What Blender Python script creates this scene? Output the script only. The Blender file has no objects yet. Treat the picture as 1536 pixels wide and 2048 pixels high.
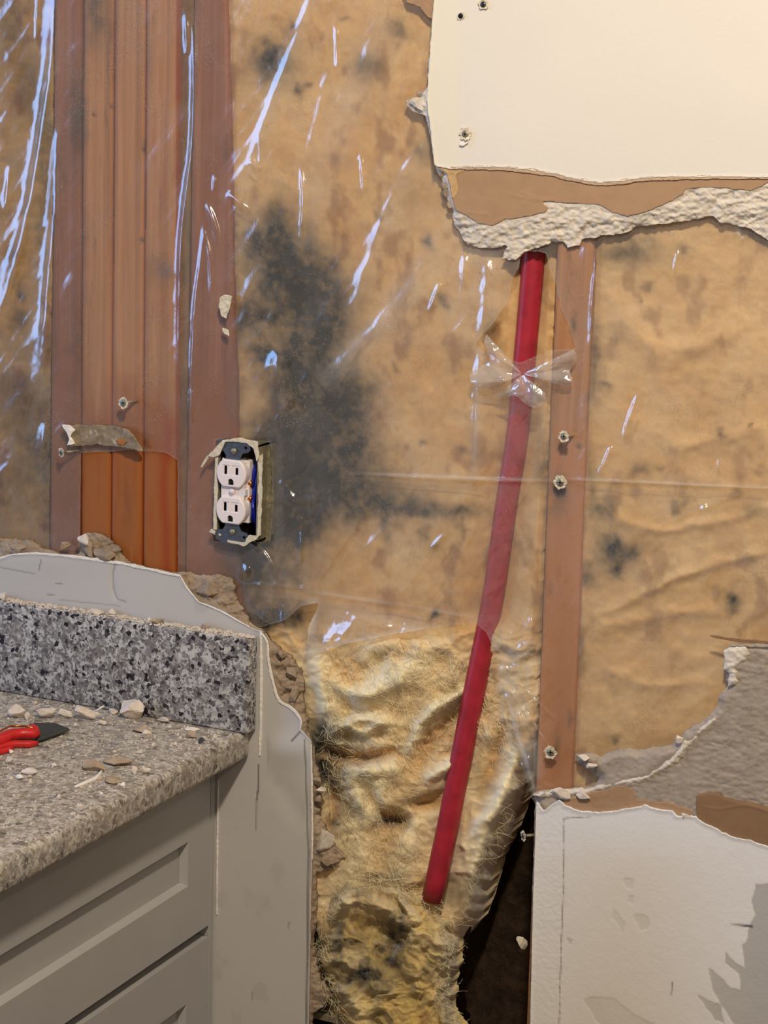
import bpy, math, random
import numpy as np
from mathutils import Vector, Matrix
SC = bpy.context.scene
COL = SC.collection
random.seed(7)
RNG = np.random.default_rng(11)
Z0 = 0.914          # height of the counter top above the floor
# ------------------------------------------------------------------ camera
CF = 4133.7
YAW, PITCH, ROLL = 0.4309, 0.1954, 0.0313
CPOS = np.array([0.984, -1.8423, 0.650 + Z0])
def cam_axes():
    f = np.array([-math.sin(YAW)*math.cos(PITCH), math.cos(YAW)*math.cos(PITCH), -math.sin(PITCH)])
    r = np.cross(f, [0, 0, 1]); r /= np.linalg.norm(r); u = np.cross(r, f)
    c, s = math.cos(ROLL), math.sin(ROLL)
    return c*r + s*u, -s*r + c*u, f
CR, CU, CFW = cam_axes()
cd = bpy.data.cameras.new('camera'); cam = bpy.data.objects.new('camera', cd); COL.objects.link(cam)
M = Matrix([[CR[i], CU[i], -CFW[i], CPOS[i]] for i in range(3)] + [[0, 0, 0, 1]])
cam.matrix_world = M
cd.sensor_fit = 'VERTICAL'; cd.sensor_height = 24; cd.lens = 24*CF/2048
cd.clip_start = .01
SC.camera = cam
# ------------------------------------------------------------------ light
SC.view_settings.view_transform = 'Standard'
SC.view_settings.look = 'None'
SC.view_settings.gamma = 1
SC.view_settings.exposure = 0.0
SC.view_settings.use_curve_mapping = False
w = bpy.data.worlds.new('world'); SC.world = w; w.use_nodes = True
w.node_tree.nodes['Background'].inputs[0].default_value = (1.0, .90, .80, 1)
w.node_tree.nodes['Background'].inputs[1].default_value = .19
def area(name, loc, target, size, sizey, power, color, shape='RECTANGLE'):
    l = bpy.data.lights.new(name, 'AREA'); l.shape = shape; l.size = size
    if shape in ('RECTANGLE', 'ELLIPSE'): l.size_y = sizey
    l.energy = power; l.color = color
    o = bpy.data.objects.new(name, l); COL.objects.link(o)
    o.location = loc
    o.rotation_euler = (Vector(target)-Vector(loc)).to_track_quat('-Z', 'Y').to_euler()
    return o
area('ceiling_lamp', (.80, -1.25, 2.40), (.1, 0, 1.15), .11, .11, 27, (1.0, .88, .73), 'DISK')
area('second_ceiling_lamp', (1.7, -1.9, 2.40), (.1, 0, 1.1), .16, .16, 5, (1.0, .87, .71), 'DISK')
area('window_light', (-2.3, -1.15, 1.75), (0, 0, 1.2), 1.2, 1.4, 34, (.30, .52, 1.0))

# ------------------------------------------------------------------ mapping helpers
def at(px, py, Y):
    px = np.asarray(px, float); py = np.asarray(py, float)
    d = (CFW[None, :]*CF + (px.ravel()-768)[:, None]*CR[None, :] - (py.ravel()-1024)[:, None]*CU[None, :])
    Yv = np.broadcast_to(np.asarray(Y, float), px.shape).ravel()
    t = (Yv-CPOS[1])/d[:, 1]
    return CPOS[None, :] + d*t[:, None]
def ray(px, py):
    return CFW*CF + (px-768)*CR - (py-1024)*CU
def pt(px, py, Y):
    return Vector(at([px], [py], Y)[0])
def ptz(px, py, Z):
    d = ray(px, py); t = (Z-CPOS[2])/d[2]; return Vector(CPOS+d*t)
def ptx(px, py, X):
    d = ray(px, py); t = (X-CPOS[0])/d[0]; return Vector(CPOS+d*t)
def mm(px, Y=0):   # metres per pixel near the wall
    return 1/1900
# ------------------------------------------------------------------ noise
def _h(ix, iy, s):
    n = (ix.astype(np.int64)*374761393 + iy.astype(np.int64)*668265263 + s*1442695041) & 0x7fffffff
    n = ((n ^ (n >> 13))*1274126177) & 0x7fffffff
    n = ((n ^ (n >> 16))*1911520717) & 0x7fffffff
    return ((n ^ (n >> 15)) & 0xffffff)/float(0xffffff)*2-1
def vn(x, y, s=0):
    x = np.asarray(x, float); y = np.asarray(y, float)
    ix = np.floor(x); iy = np.floor(y); fx = x-ix; fy = y-iy
    fx = fx*fx*fx*(fx*(fx*6-15)+10); fy = fy*fy*fy*(fy*(fy*6-15)+10)
    a = _h(ix, iy, s); b = _h(ix+1, iy, s); c = _h(ix, iy+1, s); d = _h(ix+1, iy+1, s)
    return (a*(1-fx)+b*fx)*(1-fy)+(c*(1-fx)+d*fx)*fy
def fbm(x, y, s=0, o=4, g=.5):
    r = 0; a = 1; t = 0
    for i in range(o):
        r = r+a*vn(x*2**i+i*17.3, y*2**i-i*9.1, s+i); t += a; a *= g
    return r/t
def ridged(x, y, s=0, o=4):
    r = 0; a = 1; t = 0
    for i in range(o):
        r = r+a*(1-2*np.abs(vn(x*2**i+i*7.3, y*2**i+i*3.1, s+i))); t += a; a *= .5
    return r/t
def sstep(a, b, x):
    t = np.clip((x-a)/(b-a), 0, 1); return t*t*(3-2*t)
# ------------------------------------------------------------------ polygons
def rough(poly, amp=3, seg=6, seed=1, closed=True):
    P = np.array(poly, float); out = []
    n = len(P); k = 0
    for i in range(n if closed else n-1):
        a = P[i]; b = P[(i+1) % n]; L = np.linalg.norm(b-a); m = max(1, int(L/seg))
        d = (b-a)/max(L, 1e-9); nn = np.array([-d[1], d[0]])
        for j in range(m):
            t = j/m; q = a+(b-a)*t
            e = amp*(vn(np.array(q[0]/14.), np.array(q[1]/14.), seed)*.9 + vn(np.array(q[0]/4.5), np.array(q[1]/4.5), seed+3)*.6)
            out.append(q+nn*e)
    if not closed: out.append(P[-1])
    return np.array(out)
def sdf(X, Y, poly):
    """signed distance (inside > 0) and the nearest boundary point"""
    P = np.asarray(poly, float); Q = np.roll(P, -1, 0)
    x = X.ravel(); y = Y.ravel(); N = len(x)
    best = np.full(N, 1e18); nx = x.copy(); ny = y.copy(); ins = np.zeros(N, bool)
    for a, b in zip(P, Q):
        dx, dy = b-a; L2 = dx*dx+dy*dy+1e-12
        t = np.clip(((x-a[0])*dx+(y-a[1])*dy)/L2, 0, 1)
        cx = a[0]+t*dx; cy = a[1]+t*dy; d = (x-cx)**2+(y-cy)**2
        m = d < best; best[m] = d[m]; nx[m] = cx[m]; ny[m] = cy[m]
        if dy != 0:
            c = ((a[1] > y) != (b[1] > y)) & (x < (b[0]-a[0])*(y-a[1])/dy+a[0]); ins ^= c
    s = np.sqrt(best); s = np.where(ins, s, -s)
    return s.reshape(X.shape), nx.reshape(X.shape), ny.reshape(X.shape)
def pdist(X, Y, path):
    """distance to an open polyline and the 0..1 place along it"""
    P = np.asarray(path, float); d0 = np.full(X.shape, 1e9); T = np.zeros(X.shape)
    Ls = np.r_[0, np.cumsum(np.linalg.norm(np.diff(P, axis=0), axis=1))]; tot = Ls[-1]+1e-9
    for i in range(len(P)-1):
        a, b = P[i], P[i+1]; v = b-a; L2 = v@v+1e-12
        t = np.clip(((X-a[0])*v[0]+(Y-a[1])*v[1])/L2, 0, 1)
        d = np.hypot(X-a[0]-t*v[0], Y-a[1]-t*v[1]); m = d < d0
        d0 = np.where(m, d, d0); T = np.where(m, (Ls[i]+t*math.sqrt(L2))/tot, T)
    return d0, T
def smooth_path(p, n=6):
    P = np.array(p, float)
    if len(P) < 3: return P
    Q = np.vstack([2*P[0]-P[1], P, 2*P[-1]-P[-2]]); out = []
    for i in range(1, len(Q)-2):
        for j in range(n):
            t = j/n
            out.append(.5*((2*Q[i])+(-Q[i-1]+Q[i+1])*t+(2*Q[i-1]-5*Q[i]+4*Q[i+1]-Q[i+2])*t*t+(-Q[i-1]+3*Q[i]-3*Q[i+1]+Q[i+2])*t**3))
    out.append(P[-1]); return np.array(out)
def ridge(X, Y, path, w, h, taper=.6):
    P = smooth_path(path); out = np.zeros(X.shape)
    x0, y0 = P.min(0)-3*w; x1, y1 = P.max(0)+3*w
    m = (X > x0) & (X < x1) & (Y > y0) & (Y < y1)
    if not m.any(): return out
    d, t = pdist(X[m], Y[m], P)
    out[m] = h*np.exp(-(d/w)**2)*np.clip(np.sin(np.pi*np.clip(t, .0, 1)), 0, 1)**taper
    return out
# ------------------------------------------------------------------ linking
def tag(o, label=None, cat=None, group=None, kind=None):
    if label: o['label'] = label
    if cat: o['category'] = cat
    if group: o['group'] = group
    if kind: o['kind'] = kind
    return o
def thing(name, loc, label, cat, group=None):
    o = bpy.data.objects.new(name, None); COL.objects.link(o); o.location = loc
    o.empty_display_size = .02
    WLOC[o.name] = Vector(loc)
    return tag(o, label, cat, group)
WLOC = {}
def link(name, V, F, mat, parent=None, smooth=True, attrs=None):
    V = np.asarray(V, float)
    if parent is not None: org = np.array(WLOC[parent.name])
    else: org = np.array([(V[:, 0].min()+V[:, 0].max())/2, (V[:, 1].min()+V[:, 1].max())/2, V[:, 2].min()])
    me = bpy.data.meshes.new(name)
    if isinstance(F, np.ndarray) and F.ndim == 2:
        k = F.shape[1]; nf = len(F)
        me.vertices.add(len(V)); me.vertices.foreach_set('co', (V-org).astype(np.float32).ravel())
        me.loops.add(nf*k); me.loops.foreach_set('vertex_index', F.astype(np.int32).ravel())
        me.polygons.add(nf); me.polygons.foreach_set('loop_start', (np.arange(nf)*k).astype(np.int32))
        me.update(calc_edges=True)
    else:
        me.from_pydata([tuple(v) for v in (V-org)], [], [tuple(int(i) for i in f) for f in F])
    me.validate()
    me.polygons.foreach_set('use_smooth', [smooth]*len(me.polygons))
    if attrs and len(me.vertices) == len(V):
        for k, a in attrs.items():
            at_ = me.attributes.new(k, 'FLOAT', 'POINT'); at_.data.foreach_set('value', np.asarray(a, np.float32).ravel())
    me.materials.append(mat)
    o = bpy.data.objects.new(name, me); COL.objects.link(o)
    if parent is not None:
        o.parent = parent; WLOC[o.name] = WLOC[parent.name].copy()
    else:
        o.location = org; WLOC[o.name] = Vector(org)
    return o
class MB:
    def __init__(s): s.v = []; s.f = []
    def add(s, V, F):
        n = len(s.v); s.v += [tuple(v) for v in V]; s.f += [tuple(int(i)+n for i in f) for f in F]; return s
    def box(s, a, b, bev=0):
        x0, y0, z0 = a; x1, y1, z1 = b
        if bev <= 0:
            V = [(x0, y0, z0), (x1, y0, z0), (x1, y1, z0), (x0, y1, z0), (x0, y0, z1), (x1, y0, z1), (x1, y1, z1), (x0, y1, z1)]
            return s.add(V, [(0, 3, 2, 1), (4, 5, 6, 7), (0, 1, 5, 4), (1, 2, 6, 5), (2, 3, 7, 6), (3, 0, 4, 7)])
        import bmesh
        bm = bmesh.new(); bmesh.ops.create_cube(bm, size=1)
        for v in bm.verts: v.co = Vector(((x0+x1)/2+v.co.x*(x1-x0), (y0+y1)/2+v.co.y*(y1-y0), (z0+z1)/2+v.co.z*(z1-z0)))
        bmesh.ops.bevel(bm, geom=bm.edges[:], offset=bev, segments=3, affect='EDGES', profile=.5)
        bm.verts.index_update()
        s.add([tuple(v.co) for v in bm.verts], [[v.index for v in f.verts] for f in bm.faces]); bm.free(); return s
    def tube(s, pts, rad, n=12, cap=True):
        P = [Vector(p) for p in pts]; R = rad if hasattr(rad, '__len__') else [rad]*len(P)
        base = len(s.v); up = None
        for i, p in enumerate(P):
            t = (P[min(i+1, len(P)-1)]-P[max(i-1, 0)]).normalized()
            if up is None: up = t.orthogonal().normalized()
            up = (up-t*up.dot(t)).normalized(); sd = t.cross(up)
            for k in range(n):
                a = 2*math.pi*k/n; s.v.append(tuple(p+(up*math.cos(a)+sd*math.sin(a))*R[i]))
        for i in range(len(P)-1):
            for k in range(n):
                a = base+i*n+k; b = base+i*n+(k+1) % n; s.f.append((a, b, b+n, a+n))
        if cap:
            s.f.append(tuple(base+k for k in range(n))[::-1]); s.f.append(tuple(base+(len(P)-1)*n+k for k in range(n)))
        return s
    def build(s, name, mat, parent=None, smooth=False):
        return link(name, np.array(s.v), s.f, mat, parent, smooth)
def field(outline, step, yfn, mapper=at, back=None, attrs=None, holes=(), snap=True):
    """grid surface cut to an outline; yfn gives its depth; optional real thickness down to the plane `back`"""
    P = np.asarray(outline, float)
    x0, y0 = P.min(0)-step; x1, y1 = P.max(0)+step
    xs = np.arange(x0, x1+step, step); ys = np.arange(y0, y1+step, step)
    X, Y = np.meshgrid(xs, ys)
    s, nx, ny = sdf(X, Y, P)
    for h in holes:
        sh, hx, hy = sdf(X, Y, h); sh = -sh; m = sh < s
        s = np.where(m, sh, s); nx = np.where(m, hx, nx); ny = np.where(m, hy, ny)
    out = s < 0
    X = np.where(out, nx, X); Y = np.where(out, ny, Y)
    H, W = X.shape; idx = np.arange(H*W).reshape(H, W)
    ins = s > 0
    q = ins[:-1, :-1] | ins[1:, :-1] | ins[:-1, 1:] | ins[1:, 1:]
    F = np.stack([idx[:-1, :-1][q], idx[1:, :-1][q], idx[1:, 1:][q], idx[:-1, 1:][q]], 1)
    used = np.unique(F); rm = np.full(H*W, -1); rm[used] = np.arange(len(used)); F = rm[F]
    x = X.ravel()[used]; y = Y.ravel()[used]; sd = np.maximum(s.ravel()[used], 0)
    D = yfn(x, y, sd)
    V = mapper(x, y, D)
    A = {k: f(x, y, sd) for k, f in (attrs or {}).items()}
    if back is not None:
        E = np.concatenate([F[:, [0, 1]], F[:, [1, 2]], F[:, [2, 3]], F[:, [3, 0]]])
        key = np.sort(E, 1); k1 = key[:, 0].astype(np.int64)*len(x)+key[:, 1]
        u, inv, cnt = np.unique(k1, return_inverse=True, return_counts=True)
        Eb = E[cnt[inv] == 1]; n = len(x)
        VB = V.copy()
        if callable(back): VB = back(V, x, y)
        else: VB[:, 1] = np.maximum(back, V[:, 1]+1e-4)
        V = np.vstack([V, VB])
        F = np.vstack([F, F[:, ::-1]+n, np.stack([Eb[:, 1], Eb[:, 0], Eb[:, 0]+n, Eb[:, 1]+n], 1)])
        A = {k: np.r_[a, a] for k, a in A.items()}
    return V, F, A
def slab(name, outline, step, yfn, mat, parent=None, **k):
    sm = k.pop('smooth', True)
    V, F, A = field(outline, step, yfn, **k)
    return link(name, V, F, mat, parent, sm, A)
# ------------------------------------------------------------------ materials
def lin(c):
    return tuple((v/255/12.92 if v/255 <= .04045 else ((v/255+.055)/1.055)**2.4) for v in c)+(1,)
class NT:
    def __init__(s, name):
        s.m = bpy.data.materials.new(name); s.m.use_nodes = True; s.t = s.m.node_tree; s.n = s.t.nodes
        s.n.clear(); s.out = s.n.new('ShaderNodeOutputMaterial'); s.g = s.n.new('ShaderNodeNewGeometry')
    def __call__(s, typ, **kw):
        n = s.n.new(typ)
        for k, v in kw.items():
            if k.startswith('_'):
                key = k[1:]; key = int(key) if key.isdigit() else key.replace('_', ' ')
                if isinstance(v, bpy.types.NodeSocket): s.t.links.new(v, n.inputs[key])
                else: n.inputs[key].default_value = v
            else: setattr(n, k, v)
        return n
    def pos(s, sc=(1, 1, 1), rot=(0, 0, 0)):
        return s('ShaderNodeMapping', _Vector=s.g.outputs['Position'], _Scale=sc, _Rotation=rot).outputs[0]
    def noise(s, scale, detail=4, rough=.55, sc=(1, 1, 1), dist=0, rot=(0, 0, 0)):
        return s('ShaderNodeTexNoise', _Vector=s.pos(sc, rot), _Scale=scale, _Detail=detail, _Roughness=rough, _Distortion=dist).outputs['Fac']
    def ramp(s, fac, lo, hi, a=0., b=1.):
        return s('ShaderNodeMapRange', _0=fac, _1=lo, _2=hi, _3=a, _4=b).outputs[0]
    def mix(s, fac, a, b):
        n = s.n.new('ShaderNodeMix'); n.data_type = 'RGBA'
        for k, v in ((0, fac), (6, a), (7, b)):
            if isinstance(v, bpy.types.NodeSocket): s.t.links.new(v, n.inputs[k])
            else: n.inputs[k].default_value = v
        return n.outputs[2]
    def math(s, op, a, b=0.):
        return s('ShaderNodeMath', operation=op, _0=a, _1=b).outputs[0]
    def attr(s, name): return s('ShaderNodeAttribute', attribute_name=name).outputs['Fac']
    def bump(s, h, strength=.5, dist=.001, nrm=None):
        n = s('ShaderNodeBump', _Height=h, _Strength=strength, _Distance=dist)
        if nrm: s.t.links.new(nrm, n.inputs['Normal'])
        return n.outputs[0]
    def done(s, color, rough=.8, nrm=None, metal=0, spec=.3, **kw):
        b = s('ShaderNodeBsdfPrincipled', _Base_Color=color, _Roughness=rough, _Metallic=metal)
        b.inputs['Specular IOR Level'].default_value = spec
        if nrm: s.t.links.new(nrm, b.inputs['Normal'])
        for k, v in kw.items(): b.inputs[k.replace('_', ' ')].default_value = v
        s.t.links.new(b.outputs[0], s.out.inputs[0]); return s.m
def plain(name, c, rough=.5, metal=0, spec=.4, var=.12, sc=200, bump=.0, stain=None):
    t = NT(name); n = t.noise(sc)
    c2 = tuple(v*(1-var*2) for v in c[:3])+(1,)
    col = t.mix(t.ramp(n, .35, .7), c, c2)
    if stain: col = t.mix(t.ramp(t.noise(stain[1], 5, .65), stain[2], stain[2]+.12), col, stain[0])
    return t.done(col, rough, t.bump(t.noise(sc*3), bump, .001) if bump else None, metal, spec)

def wood_mat(name, base, dark, wet):
    t = NT(name)
    grain = t.noise(75, 6, .65, (1, 1, .025), .6)
    fine = t.noise(420, 3, .6, (1, 1, .02))
    col = t.mix(t.ramp(grain, .36, .64), base, dark)
    col = t.mix(t.math('MULTIPLY', t.ramp(fine, .45, .75), .3), col, dark)
    z = t('ShaderNodeSeparateXYZ', _0=t.g.outputs['Position']).outputs[2]
    w_ = t.math('ADD', t.ramp(z, Z0+.30, Z0+.42, 1, 0), t.ramp(t.noise(22, 4, .6, (1, 1, .22), .6), .3, .75, -.45, .35))
    col = t.mix(t.ramp(w_, .3, .75), col, wet)
    col = t.mix(t.math('MULTIPLY', t.ramp(t.noise(35, 5, .7, (1, 1, .25), .3), .58, .72), .6), col, lin((92, 62, 42)))
    col = t.mix(t.attr('streak'), col, lin((150, 64, 14)))
    col = t.mix(t.attr('mold'), col, lin((70, 58, 50)))
    return t.done(col, .62, t.bump(t.math('ADD', grain, fine), .35, .0006), 0, .3)
W_BARE = wood_mat('bare_stud_wood', lin((194, 140, 90)), lin((158, 106, 62)), lin((156, 92, 40)))
W_COV = wood_mat('covered_stud_wood', lin((156, 102, 74)), lin((126, 76, 52)), lin((142, 86, 54)))
W_RIGHT = wood_mat('right_stud_wood', lin((188, 138, 94)), lin((160, 110, 70)), lin((182, 124, 80)))

def wool_mat(name, a, b, c, fibre=1.):
    """fibreglass: a pale, b yellow tan, c brown; mould comes from the mesh attribute"""
    t = NT(name)
    n1 = t.noise(14, 5, .6, dist=.6); n2 = t.noise(60, 5, .55, (1, 1, .8), .5); n3 = t.noise(260, 4, .7, (1, 1, .6))
    col = t.mix(t.ramp(n1, .3, .7), a, b)
    col = t.mix(t.math('MULTIPLY', t.ramp(n2, .45, .8), .4), col, c)
    col = t.mix(t.math('MULTIPLY', t.ramp(n3, .5, .8), .25*fibre), col, c)
    col = t.mix(t.attr('rust'), col, lin((136, 86, 48)))
    col = t.mix(t.attr('pale'), col, lin((240, 224, 184)))
    md = t.attr('mold')
    md = t.math('MULTIPLY', md, t.ramp(n2, .2, .6, .85, 1.15))
    col = t.mix(md, col, lin((32, 31, 28)))
    h = t.math('ADD', t.noise(120, 6, .7, (1, 1, .5), 1.2), t.math('MULTIPLY', t.noise(700, 3, .7, (1, .8, .25), .8), .5*fibre))
    return t.done(col, .95, t.bump(h, .18+.3*(fibre > 1), .002*fibre), 0, .05, Sheen_Weight=.35, Subsurface_Weight=.7, Subsurface_Radius=(1, .75, .45), Subsurface_Scale=.006)
WOOL = wool_mat('fibreglass_wool', lin((222, 190, 142)), lin((208, 164, 102)), lin((172, 124, 72)), .8)
WOOL_L = wool_mat('aged_fibreglass_wool', lin((184, 150, 100)), lin((170, 126, 66)), lin((128, 92, 52)), .8)
WOOL_T = wool_mat('torn_fibreglass_wool', lin((224, 198, 140)), lin((216, 184, 108)), lin((176, 138, 80)), 1.6)
FIB = plain('loose_glass_fibres', lin((246, 232, 190)), .8, 0, .2, .1)

def film_mat(name, haze=.05, rough=.17, spec=2.4):
    t = NT(name)
    b1 = t.bump(t.noise(60, 5, .6, (1, 1, .6), .8), .10, .003)
    b2 = t.bump(t.noise(420, 4, .7), .05, .001, b1)
    lw = t('ShaderNodeLayerWeight', _Blend=.5); t.t.links.new(b2, lw.inputs['Normal'])
    fr = t.math('ADD', .05, t.math('MULTIPLY', t.math('POWER', lw.outputs['Facing'], 5.), .9))
    tr = t('ShaderNodeBsdfTransparent', _Color=(1, 1, 1, 1))
    tr.inputs[0].default_value = (.995, .985, .97, 1)
    gl = t('ShaderNodeBsdfGlossy', _Roughness=rough); gl.inputs[0].default_value = (1, 1, 1, 1); t.t.links.new(b2, gl.inputs['Normal'])
    df = t('ShaderNodeBsdfDiffuse'); t.t.links.new(b2, df.inputs['Normal'])
    dirt = t.ramp(t.math('ADD', t.noise(900, 2, .5), t.math('MULTIPLY', t.noise(16, 3, .6), .45)), .90, .94)
    dirt = t.math('MULTIPLY', dirt, .75)
    cw = t.mix(dirt, (.78, .74, .67, 1), lin((120, 84, 50)))
    t.t.links.new(cw, df.inputs['Color'])
    hz = t.math('ADD', t.math('MULTIPLY', t.attr('haze'), .75), haze)
    hz = t.math('MULTIPLY', hz, t.ramp(t.noise(25, 5, .65, dist=.7), .3, .7, .7, 1.3))
    hz = t.math('MAXIMUM', hz, dirt)
    m1 = t('ShaderNodeMixShader', _0=hz, _1=tr.outputs[0], _2=df.outputs[0])
    m2 = t('ShaderNodeMixShader', _0=t.math('MINIMUM', t.math('MULTIPLY', fr, spec), .9), _1=m1.outputs[0], _2=gl.outputs[0])
    t.t.links.new(m2.outputs[0], t.out.inputs[0]); return t.m
FILM = film_mat('clear_poly_film')
FILM2 = film_mat('crumpled_poly_film', .22, .06, 3.2)

def paint_mat(name, c, orange=.25, stains=()):
    t = NT(name)
    col = t.mix(t.ramp(t.noise(6, 3), .3, .7), c, tuple(v*.96 for v in c[:3])+(1,))
    for an, cc in stains: col = t.mix(t.attr(an), col, cc)
    return t.done(col, .6, t.bump(t.noise(260, 4, .6), orange, .0008), 0, .25)
CREAM = paint_mat('cream_wall_paint', lin((226, 217, 202)), .2, [('pale', lin((230, 220, 194)))])
GREYP = paint_mat('grey_wall_paint', lin((194, 188, 180)), .12, [('line', lin((72, 70, 68))), ('scuff', lin((176, 170, 162)))])
WHITEP = paint_mat('white_wall_paint', lin((236, 231, 225)), .35, [('patch', lin((180, 175, 168))), ('tan', lin((226, 214, 196))), ('line', lin((80, 70, 60))), ('black', lin((60, 54, 52)))])
PAPER = plain('brown_drywall_paper', lin((172, 138, 106)), .9, 0, .1, .05, 60, .15)
PAPER2 = plain('dark_brown_drywall_paper', lin((146, 114, 84)), .9, 0, .1, .06, 60, .15)
def gyp_mat(name, a, b, c, s=1.):
    t = NT(name)
    col = t.mix(t.ramp(t.noise(45, 5, .6), .35, .65), a, b)
    col = t.mix(t.ramp(t.noise(160, 5, .7), .55, .72), col, c)
    return t.done(col, .95, t.bump(t.noise(220, 6, .7), .7*s, .0015), 0, .1)
GYP = gyp_mat('torn_gypsum', lin((226, 214, 196)), lin((206, 194, 178)), lin((186, 172, 156)))
GYPD = gyp_mat('dirty_gypsum', lin((176, 154, 130)), lin((150, 132, 112)), lin((112, 94, 78)))
MUD = gyp_mat('grey_plaster', lin((172, 158, 142)), lin((160, 146, 130)), lin((142, 127, 110)), .5)
TORN = plain('torn_white_paper', lin((240, 232, 220)), .9, 0, .1, .05, 200, .2)
TORND = plain('torn_dirty_paper', lin((178, 158, 124)), .9, 0, .1, .15, 200, .2)
CHUNK = gyp_mat('plaster_chunk', lin((226, 212, 196)), lin((208, 192, 174)), lin((186, 168, 150)))
CHUNKD = gyp_mat('brown_chunk', lin((186, 164, 138)), lin((160, 138, 114)), lin((136, 114, 92)))

def granite(name, dusty):
    t = NT(name)
    wv = t('ShaderNodeVectorMath', operation='ADD')
    nn = t('ShaderNodeTexNoise', _Vector=t.g.outputs['Position'], _Scale=180, _Detail=3)
    sc = t('ShaderNodeVectorMath', operation='SCALE'); t.t.links.new(nn.outputs['Color'], sc.inputs[0]); sc.inputs['Scale'].default_value = .006
    t.t.links.new(t.g.outputs['Position'], wv.inputs[0]); t.t.links.new(sc.outputs[0], wv.inputs[1])
    def vor(scale):
        v = t('ShaderNodeTexVoronoi', _Scale=scale); t.t.links.new(wv.outputs[0], v.inputs['Vector'])
        return t('ShaderNodeSeparateColor', _0=v.outputs['Color']).outputs[0]
    a = vor(230); b = vor(420); c = vor(120)
    col = t.mix(t.ramp(a, .3, .7), lin((190, 187, 182)), lin((138, 135, 134)))
    col = t.mix(t.ramp(t.noise(90, 4, .7), .5, .6), col, lin((112, 107, 107)))
    col = t.mix(t.math('MULTIPLY', t.ramp(b, .76, .80), .85), col, lin((84, 80, 86)))
    k = t.math('MULTIPLY', t.ramp(a, .80 if dusty else .84, .83 if dusty else .87), t.ramp(t.noise(60, 4, .7), .38, .5))
    col = t.mix(k, col, lin((34, 32, 40)))
    col = t.mix(t.math('MULTIPLY', t.ramp(c, .9, .93), .5), col, lin((120, 110, 104)))
    if dusty:
        col = t.mix(t.ramp(t.noise(70, 5, .7), .38, .68, .14, .5), col, lin((220, 204, 178)))
        col = t.mix(t.ramp(t.noise(340, 4, .7), .62, .7), col, lin((236, 222, 200)))
        return t.done(col, .55, t.bump(t.noise(300, 4, .7), .3, .001), 0, .4)
    return t.done(col, .22, t.bump(t.noise(300, 3), .05, .0005), 0, .5)
GRAN = granite('speckled_granite', False); GRAND = granite('dusty_speckled_granite', True)
CAB = plain('grey_cabinet_paint', lin((170, 167, 162)), .42, 0, .4, .02, 20)
CABD = plain('dark_gap', lin((52, 50, 48)), .7, 0, .2, .1)
PIPE = None
def pipe_mat():
    t = NT('red_pex')
    col = t.mix(t.ramp(t.noise(70, 5, .6), .4, .75), lin((170, 38, 54)), lin((142, 32, 46)))
    return t.done(col, .38, t.bump(t.noise(200, 3), .08, .0008), 0, .45)
PIPE = pipe_mat()
STEEL = plain('dark_zinc_steel', lin((112, 120, 132)), .35, .75, .5, .15, 300, .1)
ZINC = plain('dull_zinc', lin((164, 152, 128)), .5, .45, .4, .2, 300, .2)
BOXM = plain('galvanised_box_steel', lin((138, 130, 106)), .55, .3, .4, .15, 120, .3, (lin((168, 156, 120)), 60, .55))
NYL = plain('white_nylon', lin((232, 220, 216)), .35, 0, .5, .03, 60)
BLK = plain('black_slot', lin((14, 12, 14)), .6, 0, .3, .1)
BLUE = plain('blue_wire', lin((20, 34, 150)), .35, 0, .5, .1)
COPP = plain('copper_screw', lin((214, 130, 70)), .3, .9, .5, .1)
REDP = plain('red_painted_steel', lin((206, 34, 34)), .35, 0, .5, .1, 120, .05, (lin((150, 110, 84)), 90, .66))
BLADE = plain('dark_blade_steel', lin((86, 86, 82)), .4, .7, .5, .15, 150, .1)
FLOORM = plain('wood_floor', lin((120, 92, 66)), .5, 0, .3, .2, 12)
CEILM = plain('white_ceiling', lin((230, 226, 218)), .9, 0, .1, .03, 20)
BOARD = None
def board_mat():
    t = NT('old_brown_sheathing')
    n = t.noise(60, 6, .75, (1, 1, 1), .5)
    col = t.mix(t.ramp(n, .4, .7), lin((44, 34, 27)), lin((76, 58, 43)))
    col = t.mix(t.ramp(t.noise(300, 4, .7), .6, .7), col, lin((100, 76, 52)))
    return t.done(col, .9, t.bump(n, .5, .002), 0, .1)
BOARD = board_mat()

# ------------------------------------------------------------------ room structure
def struct(o): o['kind'] = 'structure'; return o
YS = .0132          # front of the studs
YB = .016           # nominal insulation front
b = MB(); b.box((-2.4, .150, 0), (1.6, .17, 2.44)); struct(b.build('wall_back', BOARD))
b = MB(); b.box((-2.4, -3.2, -.03), (2.6, .17, 0)); struct(b.build('floor', FLOORM))

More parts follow.
